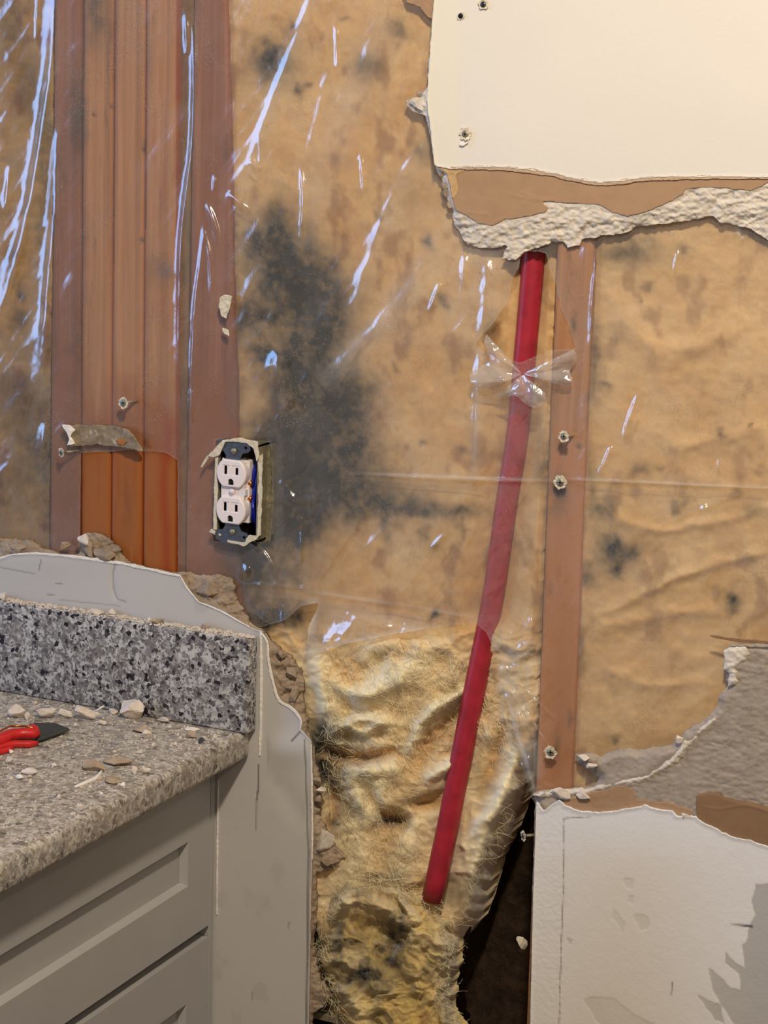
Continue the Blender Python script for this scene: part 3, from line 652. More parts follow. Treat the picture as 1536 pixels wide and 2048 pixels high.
SHARP = [  # path, half width px, height m
  ([(112, -40), (104, 120), (82, 280), (58, 420), (20, 560), (-10, 660)], 13, .0095),
  
  ([(118, 250), (112, 330), (110, 420), (98, 560), (88, 680), (78, 790)], 11, .0080),
  ([(78, -20), (74, 40), (72, 80)], 3, .003),
  ([(366, 20), (384, 40), (388, 100), (388, 200), (384, 300), (374, 380), (363, 480), (358, 640), (358, 760)], 6, .0055),
  ([(372, 30), (375, 110)], 5, .0035),
  ([(414, 406), (430, 450), (440, 490)], 5, .0040), ([(410, 440), (402, 520), (392, 600), (386, 700), (382, 850)], 5, .0042), ([(408, 460), (420, 520), (424, 600)], 4, .0030),
  ([(430, 350), (428, 385)], 3, .003), ([(384, 780), (382, 850)], 4, .003),
  ([(640, -60), (600, 60), (560, 160), (530, 240), (500, 320), (455, 380)], 9, .0034),
  ([(500, 320), (520, 345)], 7, .0045), ([(455, 385), (480, 405), (500, 425)], 7, .0040), ([(522, 270), (520, 340)], 5, .003),
  ([(660, 130), (640, 220), (622, 290), (610, 340)], 10, .0018), ([(602, 330), (607, 400), (602, 480)], 4.5, .0040), ([(672, 50), (676, 140)], 4, .0028),
  ([(722, 310), (730, 390)], 4, .0032), ([(770, 0), (740, 90), (720, 170)], 12, .0016), ([(880, 565), (868, 600), (858, 625)], 5, .0040),
  ([(560, 700), (556, 740), (570, 800), (572, 822)], 15, .0085), ([(1278, 785), (1262, 830), (1246, 880)], 4.5, .0040), ([(1224, 890), (1210, 925), (1198, 950)], 4, .0038),
  ([(92, 846), (86, 880), (80, 920)], 8, .0045), ([(760, 440), (720, 560), (700, 640)], 14, .0018), ([(900, 440), (830, 560), (750, 660), (640, 770)], 12, .0026),
  ([(860, 260), (790, 380), (740, 520), (700, 640)], 9, .0019), ([(700, 946), (850, 956), (1000, 962), (1110, 962)], 5, .0032), ([(1130, 958), (1300, 966), (1560, 978)], 4, .0048),
  ([(500, 1086), (530, 1110), (556, 1165)], 4, .0035), ([(478, 1168), (560, 1172), (640, 1180)], 4, .003), ([(498, 1130), (482, 1160)], 8, .0045), ([(600, 1130), (604, 1060)], 5, .003),
  ([(960, 700), (955, 780), (952, 900), (950, 950)], 7, .0045), ([(1004, 780), (1000, 830)], 3, .002), ([(1348, 545), (1356, 500)], 3, .003), ([(1436, 950), (1440, 915)], 4, .0028),
  ([(1195, 500), (1185, 600), (1180, 700)], 4, .003), ([(560, 960), (590, 1000), (640, 1000)], 8, .0035), ([(930, 500), (925, 600)], 6, .003), ([(975, 520), (968, 620), (960, 680)], 8, .0035),
  ([(600, 1180), (700, 1195), (820, 1210), (950, 1235)], 8, .0040), ([(640, 1205), (760, 1250), (850, 1262)], 9, .0024), ([(620, 1220), (612, 1300)], 3, .0035), ([(1000, 1300), (1040, 1440), (1064, 1560)], 7, .0045),
  ([(1020, 1380), (1100, 1500)], 3, .0025), ([(1030, 1360), (1110, 1440)], 2.5, .0018), ([(700, 1130), (740, 1090), (780, 1040)], 10, .0016), ([(860, 1100), (900, 1060)], 6, .0025), ([(1405, 1000), (1420, 1060)], 6, .0022),
  ([(1300, 1060), (1500, 980)], 5, .0018), ([(1270, 1425), (1276, 1470)], 2.5, .002), ([(20, 330), (10, 430)], 5, .003)]
DRY_UP = [(860, -150), (868, 0), (853, 180), (853, 230), (870, 332), (890, 370), (905, 425), (935, 490), (985, 497), (1000, 520), (1050, 500), (1085, 484), (1135, 497), (1160, 478), (1250, 462), (1430, 430), (1536, 470), (1700, 480), (1700, -150)]
DRY_LO = [(1700, 1285), (1455, 1290), (1440, 1410), (1360, 1480), (1250, 1497), (1150, 1507), (1100, 1575), (1065, 1600), (1040, 2450), (1700, 2450)]
GREY_O = [(-230, 1085), (0, 1080), (150, 1070), (250, 1120), (460, 1150), (505, 1250), (600, 1340), (640, 1560), (690, 1700), (620, 1850), (640, 2450), (-230, 2450)]
def y_film(px, py, sd):
    near = np.full(px.shape, 1e9)
    for P in (DRY_UP, DRY_LO, GREY_O):
        s, _, _ = sdf(px, py, P); near = np.minimum(near, -s)
    free = sstep(-4, 34, near)
    # film lies on studs, billows a little over the bays
    studm = np.maximum(np.exp(-((px-258)/125)**2), np.maximum(np.exp(-((px-425)/60)**2), np.exp(-((px-1130)/34)**4)))
    wob = .0022*fbm(px/90, py/140, 101, 3)+.0004*fbm(px/22, py/30, 102, 3)+.0012*ridged(px/60+py/90, py/160, 103, 3)
    y = .0112-free*(.003*(1-studm)+wob*(1-.75*studm)+.0008)
    r = np.zeros(px.shape)
    for p, w_, h_ in SHARP: r += ridge(px, py, p, w_, h_)
    y -= free*r*.9
    # sheet drapes over the pipe and around the box
    d, _ = pdist(px, py, PIPEPX); y -= free*.002*np.exp(-(d/26)**2)*sstep(720, 780, py)
    loose = sstep(1190, 1300, py)*(px < 1100)*(px > 560)*(px < 1065); y -= loose*free*(.010+.004*fbm(px/40, py/40, 8))
    return np.minimum(y, .0128)
def haze_f(px, py, sd):
    h = .03*sstep(.0, .5, fbm(px/70, py/90, 111, 4))
    h += .10*np.clip(1-sd/3.5, 0, 1)
    for p, w_, a in (([(900, 440), (830, 560), (750, 660), (640, 770)], 26, .22), ([(640, -60), (560, 160), (500, 320), (440, 400)], 16, .18), ([(770, 0), (700, 200), (640, 330), (610, 500)], 34, .16), ([(870, 260), (800, 380), (700, 640)], 14, .12),
        ([(960, 700), (950, 960)], 10, .22), ([(1130, 958), (1560, 978)], 3, .3), ([(700, 946), (1110, 962)], 3, .25), ([(1030, 360), (960, 560), (940, 700)], 60, .12), ([(640, 1220), (850, 1255)], 22, .22), ([(1030, 1380), (1080, 1560)], 14, .22),
        ([(600, 1180), (950, 1235)], 4, .3), ([(380, 80), (370, 800)], 5, .1), ([(625, 1190), (614, 1320)], 14, .45), ([(600, 1312), (700, 1285), (860, 1254)], 6, .35), ([(1010, 1380), (1075, 1600)], 5, .5), ([(70, 500), (80, 800)], 20, .1)):
        h += ridge(px, py, p, w_, a, .4)
    h += .05*np.exp(-((px-1010)/300)**2-((py-800)/300)**2)
    return h
film = slab('vapour_barrier', film_out, 2.5, y_film, FILM, None, holes=[hole_pipe, box_hole], attrs={'haze': haze_f})
tag(film, 'clear creased plastic vapour barrier stretched over studs and insulation', 'plastic sheet')
# gathered plastic around the pipe
def bow(name, c, lobes, parent):
    V = []; F = []
    for (a0, a1, L, npl, y0, hh, sd_) in lobes:
        NA, NR = 60, 16; base = len(V)
        for i in range(NA+1):
            a = a0+(a1-a0)*i/NA; Lr = L(i/NA)
            for j in range(NR+1):
                r = 3+(Lr-3)*j/NR; x = c[0]+r*math.cos(a); y = c[1]+r*math.sin(a)
                q = j/NR
                yy = y0-hh*math.sin(npl*math.pi*i/NA+.4*math.sin(3*q+sd_))*q*(1-.25*q)-.006*math.sin(q*2.6)+.0012*float(vn(np.array(x/7.), np.array(y/7.), sd_))
                V.append(at([x], [y], yy)[0])
        for i in range(NA):
            for j in range(NR):
                k = base+i*(NR+1)+j; F.append((k, k+1, k+NR+2, k+NR+1))
    return link(name, np.array(V), np.array(F), FILM2, parent, True, {'haze': np.full(len(V), .05)})
film_root = film
bow('gathered_fold', (1045, 748), [
    (math.radians(150), math.radians(228), lambda t: 88-18*math.cos(t*6.3*1.5), 3, .004, .008, 2),
    (math.radians(-26), math.radians(16), lambda t: 112-20*t+6*math.sin(t*9), 3, .006, .003, 5),
    (math.radians(40), math.radians(140), lambda t: 60+14*math.sin(t*7), 4, .003, .003, 9)], film)

# ------------------------------------------------------------------ drywall remains
UPo = rough(DRY_UP[:3]+[(850, 182), (838, 195), (812, 200), (810, 210), (828, 226), (852, 232), (868, 320)]+[(872, 340), (888, 366), (893, 395), (905, 420), (912, 455), (935, 490), (985, 497), (1018, 488), (1002, 520), (1030, 518), (1050, 506), (1085, 490), (1128, 482), (1135, 497), (1160, 492), (1166, 478), (1200, 472), (1250, 465), (1270, 452), (1330, 448), (1400, 438), (1426, 432), (1440, 446), (1475, 450), (1505, 460), (1536, 478), (1600, 480), (1700, 480), (1700, -150)], 2.5, 5, 3)
BR = [(862, -150), (870, 0), (856, 200), (872, 330), (895, 345), (900, 372), (906, 405), (914, 422), (935, 432), (955, 446), (985, 452), (1010, 438), (1035, 436), (1060, 432), (1090, 424), (1096, 416), (1080, 402), (1110, 404), (1150, 406), (1200, 410), (1225, 425), (1255, 432), (1290, 424), (1320, 412), (1345, 400), (1366, 388), (1372, 378), (1400, 374), (1450, 376), (1500, 382), (1525, 372), (1536, 364), (1560, 380), (1700, 380), (1700, -150)]
PA = [(862, -150), (868, 0), (853, 200), (870, 332), (900, 338), (960, 334), (1010, 336), (1060, 340), (1110, 348), (1150, 358), (1200, 366), (1240, 362), (1290, 356), (1340, 353), (1400, 354), (1470, 353), (1536, 355), (1700, 356), (1700, -150)]
t0 = pt(1200, 470, 0)
UP = thing('broken_drywall', (t0.x, 0, t0.z), 'cream painted drywall broken off along its bottom, upper right of the wall', 'drywall')
def core_y(brown):
    def f(x, y, s):
        sb, _, _ = sdf(x, y, brown); d = np.maximum(-sb, 0)
        k = np.where(sb > 0, 0, d/(d+s+.5))
        wx = x+26*fbm(x/28, y/20, 3, 3); wy = y+14*fbm(x/24, y/16, 4, 3)
        n = (.0036*ridged((wx+wy*1.2)/48, (wy+wx*.25)/19, 121, 5)+.0026*fbm(x/11, y/7, 125, 5, .65))*sstep(0, 10, d)
        return np.clip(.0009+.0062*k**1.2-n+.0012*sstep(0, 8, d)*(sb < 0), -.0010, .0108)
    return f
slab('gypsum_core', UPo, 2.5, core_y(BR), GYP, UP, back=.0113, attrs={})
BRr = rough(BR, 1.0, 5, 8)
def paper_lines(x, y):
    r = 0
    for p in ([(1015, 388), (1060, 398), (1100, 404)], [(1040, 384), (1075, 396), (1130, 402)], [(930, 424), (985, 430)], [(1130, 364), (1150, 368)]):
        r = r+ridge(x, y, smooth_path(p), 1.6, .0006, .3)
    return r
slab('paper_layer', BRr, 3, lambda x, y, s: .0002+.0002*fbm(x/30, y/20, 6)-paper_lines(x, y), PAPER, UP, back=.0011)
sm = scrap('paper_lip', [(872, 334), (894, 345), (900, 370), (906, 398), (916, 380), (912, 350), (930, 340)], -.0003, plain('yellowed_paper', lin((196, 160, 112)), .9, 0, .1, .05), UP, .0006, 1.5, 21)
def edge_lift(s): return -.0006*np.clip(1-s/5, 0, 1)
PAr = rough(PA, 1.0, 5, 12)
slab('painted_face', PAr, 4, lambda x, y, s: -.0009+.00012*fbm(x/60, y/60, 7)+edge_lift(s), CREAM, UP, back=.0000, attrs={'pale': lambda x, y, s: .6*sstep(930, 905, x)*1.0})
slab('torn_edge', rough([(896, 334), (960, 331), (1010, 333), (1060, 337), (1110, 345), (1150, 355), (1200, 363), (1240, 359), (1290, 353), (1400, 351), (1536, 352), (1560, 352), (1560, 357), (1536, 358), (1400, 358), (1290, 361), (1240, 369), (1200, 372), (1150, 364), (1110, 354), (1060, 346), (1010, 341), (960, 339), (896, 339)], 1.2, 4, 19), 1.5, lambda x, y, s: -.0012+.0004*fbm(x/5, y/5, 4), plain('torn_face_paper', lin((196, 166, 134)), .9, 0, .1, .1), UP, back=.0002)

# lower right
LOo = rough([(1700, 1284), (1536, 1286), (1490, 1288), (1458, 1288), (1452, 1310), (1448, 1340), (1455, 1372), (1440, 1388), (1436, 1412), (1404, 1444), (1384, 1452), (1360, 1476), (1340, 1490), (1290, 1497), (1240, 1500), (1200, 1512), (1172, 1506), (1150, 1508), (1158, 1530), (1180, 1542), (1200, 1556), (1186, 1572), (1150, 1576), (1120, 1578), (1080, 1582), (1064, 1588), (1070, 1604)], 2.5, 5, 44, closed=False)
LOo = np.vstack([LOo, rough([(1070, 1604), (1064, 1800), (1058, 2048), (1052, 2450)], .8, 8, 46, closed=False), [(1700, 2450)]])
t0 = pt(1300, 2040, 0)
LO = thing('broken_drywall', (t0.x, 0, t0.z), 'white drywall with chipped paint and torn grey plaster edge, lower right corner', 'drywall')
def lo_core(x, y, s):
    e = np.clip(1-s/16, 0, 1)
    gr = .0010*ridged((x+y*.5)/60, (y-x*.2)/8, 131, 3)*sstep(-.1, .4, fbm(x/60, y/40, 133))+.0010*fbm(x/12, y/7, 134, 4)
    g2 = ridge(x, y, [(1190, 1580), (1280, 1545), (1330, 1510), (1380, 1470), (1440, 1420)], 14, .0022, .3)
    return np.clip(.0022+.0075*e**1.5-gr*(1+1.5*e)-g2*(1-.5*e), -.0005, .0108)
slab('plaster_core', LOo, 2.5, lo_core, MUD, LO, back=.0113)
slab('gypsum_rim', rough([(1060, 1592), (1110, 1578), (1180, 1576), (1235, 1560), (1290, 1548), (1340, 1515), (1362, 1490), (1402, 1455), (1430, 1432), (1436, 1440), (1400, 1470), (1372, 1505), (1345, 1535), (1280, 1568), (1230, 1575), (1180, 1590), (1110, 1596)], 3, 5, 51), 2.2, lambda x, y, s: -.0008+.003*np.clip(1-s/7, 0, 1)-.0012*fbm(x/6, y/5, 52, 3), GYP, LO, back=.004)
slab('gypsum_rim', rough([(1448, 1300), (1490, 1290), (1500, 1310), (1470, 1340), (1480, 1365), (1452, 1378), (1458, 1350), (1446, 1340)], 3, 4, 53), 2.2, lambda x, y, s: -.0006+.003*np.clip(1-s/7, 0, 1)-.0016*fbm(x/6, y/6, 54, 3), GYP, LO, back=.004)
slab('loose_paper', rough([(1418, 1270), (1460, 1276), (1536, 1282), (1600, 1284), (1600, 1290), (1536, 1289), (1460, 1282), (1424, 1274)], .8, 5, 55), 2, lambda x, y, s: -.003+.0*x, PAPER2, LO, back=-.002)
slab('paper_layer', rough([(1393, 1592), (1400, 1588), (1430, 1584), (1450, 1596), (1500, 1606), (1536, 1614), (1700, 1640), (1700, 1720), (1536, 1690), (1490, 1685), (1440, 1665), (1393, 1640)], 1.2, 5, 56), 2.5, lambda x, y, s: -.0010+.0006*np.clip(1-s/4, 0, 1)-ridge(x, y, [(1400, 1612), (1440, 1618), (1500, 1612), (1600, 1650)], 2, .0006, .3), PAPER2, LO, back=.003)
slab('paper_layer', rough([(1130, 1600), (1190, 1585), (1240, 1572), (1262, 1578), (1272, 1600), (1330, 1605), (1380, 1622), (1390, 1640), (1280, 1630), (1200, 1630), (1120, 1618)], 2, 5, 57), 2.5, lambda x, y, s: .0004+.0004*fbm(x/10, y/10, 3), PAPER, LO, back=.003)
WT = [(1072, 1602), (1085, 1622), (1100, 1612), (1118, 1600), (1128, 1612), (1160, 1624), (1200, 1626), (1250, 1618), (1290, 1610), (1316, 1620), (1345, 1622), (1352, 1632), (1390, 1634), (1420, 1652), (1460, 1672), (1500, 1682), (1536, 1694), (1700, 1720), (1700, 2450), (1052, 2450), (1060, 2048), (1066, 1800)]
PATCH = [[(1536, 1768), (1512, 1768), (1508, 1785), (1502, 1800), (1510, 1830), (1500, 1850), (1492, 1884), (1484, 1890), (1490, 1935), (1470, 1925), (1452, 1905), (1450, 1925), (1478, 1950), (1482, 1980), (1460, 1975), (1425, 1940), (1416, 1936), (1425, 1980), (1450, 2020), (1475, 2060), (1700, 2080), (1700, 1760)],
  [(1250, 1755), (1268, 1758), (1266, 1780), (1252, 1776), (1244, 1762)], [(1256, 1790), (1268, 1792), (1266, 1808), (1256, 1804)], [(1226, 1818), (1240, 1830), (1250, 1850), (1244, 1868), (1236, 1850), (1224, 1838)], [(1266, 1832), (1280, 1828), (1298, 1836), (1296, 1858), (1280, 1862)],
  [(1168, 2000), (1185, 1992), (1230, 1998), (1270, 2030), (1310, 2048), (1320, 2090), (1240, 2080), (1190, 2040)], [(1134, 1876), (1146, 1880), (1144, 1890), (1136, 1888)], [(1395, 1990), (1440, 2010), (1450, 2048), (1430, 2040)]]
PATCH = [rough(p, 1.5, 4, 60+i) for i, p in enumerate(PATCH)]
def patch_f(x, y, s):
    m = np.zeros(x.shape)
    for p in PATCH:
        q, _, _ = sdf(x, y, p); m = np.maximum(m, sstep(-1.2, .8, q))
    return m*.9
def line_f(x, y, s):
    d, _ = pdist(x, y, [(1180, 1634), (1128, 1637), (1128, 1720), (1126, 1800), (1122, 1900), (1118, 2048), (1112, 2450)])
    d2, _ = pdist(x, y, [(1344, 1965), (1343, 1990)])
    return np.maximum(sstep(1.9, .6, d)*(.35+.6*sstep(-.3, .2, fbm(x/5, y/8, 3))), sstep(1.8, .6, d2))*.75
WTr = np.vstack([rough(WT[:17], 2.0, 4, 63, closed=False), np.array(WT[17:])])
slab('painted_face', WTr, 2.5, lambda x, y, s: -.0016+.0002*fbm(x/40, y/40, 8)-.0010*np.clip(1-s/7, 0, 1)+.0004*patch_f(x, y, s)+.0004*line_f(x, y, s)-.0003*fbm(x/4, y/4, 9)*(x < 1126)*1.0, WHITEP, LO, back=.0012,
    attrs={'patch': patch_f, 'line': line_f, 'tan': lambda x, y, s: .8*np.exp(-((x-1250)/160)**2)*sstep(1640, 1760, y), 'black': lambda x, y, s: .9*sstep(3.6, 1.4, pdist(x, y, [(1462, 1848), (1504, 1853)])[0])*sstep(1445, 1500, x)})
# crumbs clinging on top of the lower panel
def chunk(name, px, py, rx, ry, Y, mat, label=None, cat='plaster chunk', group=None, parent=None, seed=1, depth=None, on='wall'):
    rs = np.random.default_rng(seed); import bmesh
    bm = bmesh.new(); bmesh.ops.create_icosphere(bm, subdivisions=2 if max(rx, ry) < 6 else 3, radius=1)
    pl_ = [(Vector(rs.normal(0, 1, 3)).normalized(), rs.uniform(.35, .7)) for _ in range(13)]
    for v in bm.verts:
        for n_, d_ in pl_:
            q = v.co.dot(n_)
            if q > d_: v.co -= n_*(q-d_)
        v.co += v.co*rs.uniform(-.05, .05)
    k = 1/1880
    if on == 'wall':
        c = pt(px, py, Y); dd = depth if depth else min(rx, ry)*k*.9
        V = [(c.x+v.co.x*rx*k*1.1, c.y+v.co.y*dd, c.z+v.co.z*ry*k) for v in bm.verts]
    else:
        c = ptz(px, py, Y); h = ry*k*1.05
        V = [(c.x+v.co.x*rx*k*1.35, c.y+v.co.y*rx*k*.9, c.z+v.co.z*h*1.35) for v in bm.verts]
        sh = max(0, max(v[1] for v in V)+(.0225 if Y < Z0+.05 else .0035)); V = [(a, b_-sh, z) for a, b_, z in V]
        mz = min(v[2] for v in V); V = [(a, b_, z-mz+Y+.0001) for a, b_, z in V]
    F = [[v.index for v in f.verts] for f in bm.faces]; bm.free()
    o = link(name, np.array(V), F, mat, parent, False)
    if parent is None: tag(o, label, cat, group)
    elif label: o['label'] = label
    return o
chunk('plaster_chunk', 1122, 1583, 26, 14, -.002, CHUNK, 'flat triangular plaster flake on top of the lower right drywall edge', seed=71, depth=.004)
chunk('plaster_chunk', 1165, 1590, 18, 10, -.002, CHUNK, 'small pale flake right of the triangular one on the lower drywall edge', seed=72, depth=.004)
chunk('gypsum_crumb', 1086, 1588, 12, 9, -.001, CHUNK, None, parent=LO, seed=73, depth=.004)
chunk('gypsum_crumb', 1360, 1480, 11, 10, -.001, GYP, None, parent=LO, seed=74, depth=.004)
chunk('gypsum_crumb', 1165, 1515, 16, 9, .000, GYP, None, parent=LO, seed=75, depth=.004)
chunk('gypsum_crumb', 1182, 1532, 16, 7, .000, GYP, None, parent=LO, seed=76, depth=.004)
chunk('gypsum_crumb', 1368, 1630, 9, 7, -.002, TORN, None, parent=LO, seed=77, depth=.003)
o = chunk('paper_tuft', 1046, 1885, 14, 15, .004, CRM, None, parent=LO, seed=78, depth=.006)

# grey painted wall behind the counter
GO = [(-230, 1070), (-60, 1078), (0, 1076), (60, 1082), (90, 1100), (140, 1112), (158, 1108), (160, 1080), (175, 1064), (200, 1070), (238, 1098), (256, 1126), (300, 1138), (360, 1146), (430, 1152), (458, 1156), (468, 1175), (466, 1190), (482, 1215), (500, 1246), (520, 1262), (540, 1285), (560, 1300), (582, 1318), (600, 1340), (608, 1365), (604, 1400), (612, 1440), (618, 1480), (628, 1520), (640, 1560), (630, 1600), (640, 1640), (668, 1690), (690, 1715), (660, 1740), (630, 1745), (634, 1800), (626, 1900), (640, 1960), (660, 1990), (650, 2010), (622, 2030), (618, 2450)]
GOr = np.vstack([rough(GO, 3.0, 5, 81, closed=False), [(-230, 2450)]])
GP = [(-230, 1112), (0, 1118), (20, 1110), (60, 1107), (120, 1112), (180, 1119), (250, 1128), (300, 1140), (358, 1152), (366, 1168), (380, 1184), (398, 1205), (412, 1208), (444, 1222), (470, 1238), (498, 1254), (520, 1262), (528, 1272), (536, 1290), (538, 1325), (545, 1350), (552, 1385), (562, 1405), (580, 1414), (600, 1438), (601, 1460), (622, 1484), (624, 1560), (624, 1700), (620, 1850), (616, 2048), (612, 2450), (-230, 2450)]
t0 = pt(520, 1800, 0)
GW = thing('broken_drywall', (t0.x, 0, t0.z), 'grey painted drywall around the counter end with a crumbling torn edge', 'drywall')
GPr = rough(GP, .8, 5, 83)
cyg = core_y(GP)
slab('gypsum_core', GOr, 2.5, lambda x, y, s: cyg(x, y, s)-.002*ridged(x/30, y/22, 88, 3)*sstep(0, 12, -sdf(x, y, GP)[0]), GYPD, GW, back=.0113)
def gline(x, y, s):
    m = 0
    for p, w_, a in (([(517, 1530), (516, 1580), (513, 1600)], 2.4, .9), ([(513, 1600), (512, 1660)], 2., .5), ([(583, 1482), (600, 1464)], 2.4, .95), ([(609, 1480), (612, 1560), (616, 1700), (612, 2048)], 2.2, .7), ([(618, 1700), (614, 2048)], 2., .5),
        ([(230, 1128), (226, 1150), (228, 1180), (235, 1198), (252, 1204)], 2.2, .45), ([(82, 1120), (78, 1140)], 2.2, .5), ([(0, 1135), (70, 1148)], 2., .4), ([(112, 1167), (124, 1168)], 2.2, .5), ([(95, 1189), (108, 1190)], 2.2, .5), ([(120, 1200), (240, 1212)], 2., .3), ([(505, 1985), (504, 2000)], 2.4, .4), ([(578, 1845), (576, 1858)], 2.4, .4)):
        d, _ = pdist(x, y, p); m = np.maximum(m, a*sstep(w_, w_*.3, d))
    return m
def g_y(x, y, s):
    bulge = ridge(x, y, [(535, 1500), (575, 1500), (620, 1500)], 30, .0035, .4)-ridge(x, y, [(540, 1540), (580, 1600), (615, 1660)], 22, .0015, .6)-ridge(x, y, [(230, 1128), (226, 1160), (232, 1200)], 6, .0012, .4)
    return -.0012-.0008*np.clip(1-s/4, 0, 1)*(1)-bulge-.0012*np.exp(-((x-90)/110)**2-((y-1120)/30)**2)+.0005*gline(x, y, s)
slab('painted_face', GPr, 2.5, g_y, GREYP, GW, back=.0010, attrs={'line': gline, 'scuff': lambda x, y, s: .5*sstep(.3, .7, fbm(x/40, y/60, 90))})
# torn white paper lip along the tear
def lip(name, path, w, mat, parent, y=-.0022, seed=1, closed=False):
    P = smooth_path(path, 4); d = np.gradient(P, axis=0); d /= np.linalg.norm(d, axis=1)[:, None]+1e-9; nn = np.stack([-d[:, 1], d[:, 0]], 1)
    ww = w*(.55+.45*np.sin(np.linspace(0, math.pi, len(P))))[:, None]
    return slab(name, rough(np.vstack([P+nn*ww, (P-nn*ww)[::-1]]), w*.35, 4, seed), 1.5, lambda x, y_, s: y+.0004*fbm(x/5, y_/5, seed), mat, parent, back=-.0008)
lip('torn_paper_edge', [(-40, 1120), (0, 1116), (40, 1108), (120, 1111), (200, 1121), (260, 1130), (330, 1146), (360, 1152)], 3.2, TORN, GW, seed=3)
lip('torn_paper_edge', [(360, 1152), (375, 1178), (398, 1205)], 1.2, TORN, GW, seed=4)
lip('torn_paper_edge', [(398, 1205), (440, 1222), (498, 1254)], 1.5, TORN, GW, seed=5)
lip('torn_paper_edge', [(519, 1262), (534, 1285), (537, 1325), (551, 1385), (562, 1405), (582, 1416), (601, 1440), (600, 1462)], 2.4, TORN, GW, seed=6)
lip('torn_paper_edge', [(622, 1490), (623, 1560), (624, 1640), (624, 1720)], 2.0, TORN, GW, seed=7)
lip('caulk_line', [(521, 1264), (522, 1350), (521, 1440), (519, 1512)], 2.6, TORN, GW, y=-.0024, seed=9)
lip('caulk_line', [(436, 1560), (434, 1700), (433, 1830)], 1.4, TORN, GW, y=-.0024, seed=10)
CG = [(175, 1092, 28, 26, .001, GYPD), (205, 1108, 30, 20, .000, GYPD), (170, 1080, 20, 14, -.002, GYP), (128, 1092, 14, 14, .001, GYPD), (40, 1096, 40, 16, .003, GYPD), (420, 1180, 40, 24, .003, GYPD), (585, 1345, 18, 24, .001, GYPD), (590, 1385, 16, 26, .001, GYPD), (565, 1310, 14, 16, .001, GYPD),
      (640, 1600, 10, 22, .003, GYPD), (650, 1680, 24, 34, .003, GYP), (660, 1720, 26, 14, .001, GYPD), (642, 1580, 9, 9, -.001, GYP), (635, 1560, 12, 12, .002, GYPD)]
for i, (x, y, rx, ry, Y, m_) in enumerate(CG):
    chunk('gypsum_lump', x, y, rx, ry, Y, m_, None, parent=GW, seed=100+i, depth=.007)

# ------------------------------------------------------------------ counter and cabinet
def rounded_slab(name, a, b_, r, mat, parent=None):
    m_ = MB(); m_.box(a, b_, r); return m_.build(name, mat, parent, True)
CT = rounded_slab('countertop', (-.72, -1.45, Z0-.031), (-.008, -.0024, Z0), .006, GRAND)
tag(CT, 'speckled grey granite countertop covered in plaster dust', 'countertop')
BS = rounded_slab('backsplash', (-.72, -.0215, Z0+.0004), (-.0015, -.0028, Z0+.1016), .0022, GRAN)
tag(BS, 'low speckled granite backsplash standing on the counter against the grey wall', 'backsplash')
XC = -.0479
zt = Z0-.033
cab0 = thing('base_cabinet', (-.35, -.7, 0), 'grey painted base cabinet with recessed drawer fronts under the granite', 'cabinet')
b = MB(); b.box((-.70, -1.43, .10), (XC-.022, -.004, zt)); b.build('carcass', CABD, cab0)
b = MB(); b.box((XC-.022, -1.43, .10), (XC-.018, -.004, zt)); b.build('face_frame', CAB, cab0)
yw = -.0035
yd = ptx(417, 1848, XC).y     # end of the drawer fronts near the wall
b = MB(); b.box((XC-.02, yd+.0035, .10), (XC-.001, yw, zt), .0006); b.build('filler_strip', CAB, cab0)
def drawer(z1, z0, yr, zr1, zr0):
    """drawer front: frame around a recessed panel"""
    ye = -1.43; ya = ye+.06
    b = MB(); x1 = XC; x0 = XC-.0178
    for (a, c_) in (((x0, ye, zr1), (x1, yd, z1)), ((x0, ye, z0), (x1, yd, zr0)), ((x0, yr, zr0), (x1, yd, zr1)), ((x0, ye, zr0), (x1, ya, zr1))): b.box(a, c_)
    fr = b.build('drawer_front', CAB, cab0)
    b = MB(); b.box((x0, ya, zr0), (x1-.009, yr, zr1)); b.build('recessed_panel', CAB, fr)
    # sloping bead around the recess
    b = MB(); k = .0035
    b.add([(x1, ya, zr0), (x1, yr, zr0), (x1-.0088, yr-k, zr0+k), (x1-.0088, ya+k, zr0+k)], [(0, 1, 2, 3)])
    b.add([(x1, ya, zr1), (x1, yr, zr1), (x1-.0088, yr-k, zr1-k), (x1-.0088, ya+k, zr1-k)], [(3, 2, 1, 0)])
    b.add([(x1, yr, zr0), (x1, yr, zr1), (x1-.0088, yr-k, zr1-k), (x1-.0088, yr-k, zr0+k)], [(0, 1, 2, 3)])
    b.build('bead', CAB, fr)
zg = Z0-.222
yr = ptx(377, 1683, XC).y
drawer(zt-.004, zg, yr, Z0-.1135, Z0-.1625)
zg2 = ptx(425, 1868, XC).z
p2 = ptx(371, 2010, XC)
drawer(zg2, zg2-.30, yr, p2.z, zg2-.24)
drawer(zg2-.306, .115, yr, zg2-.36, .17)

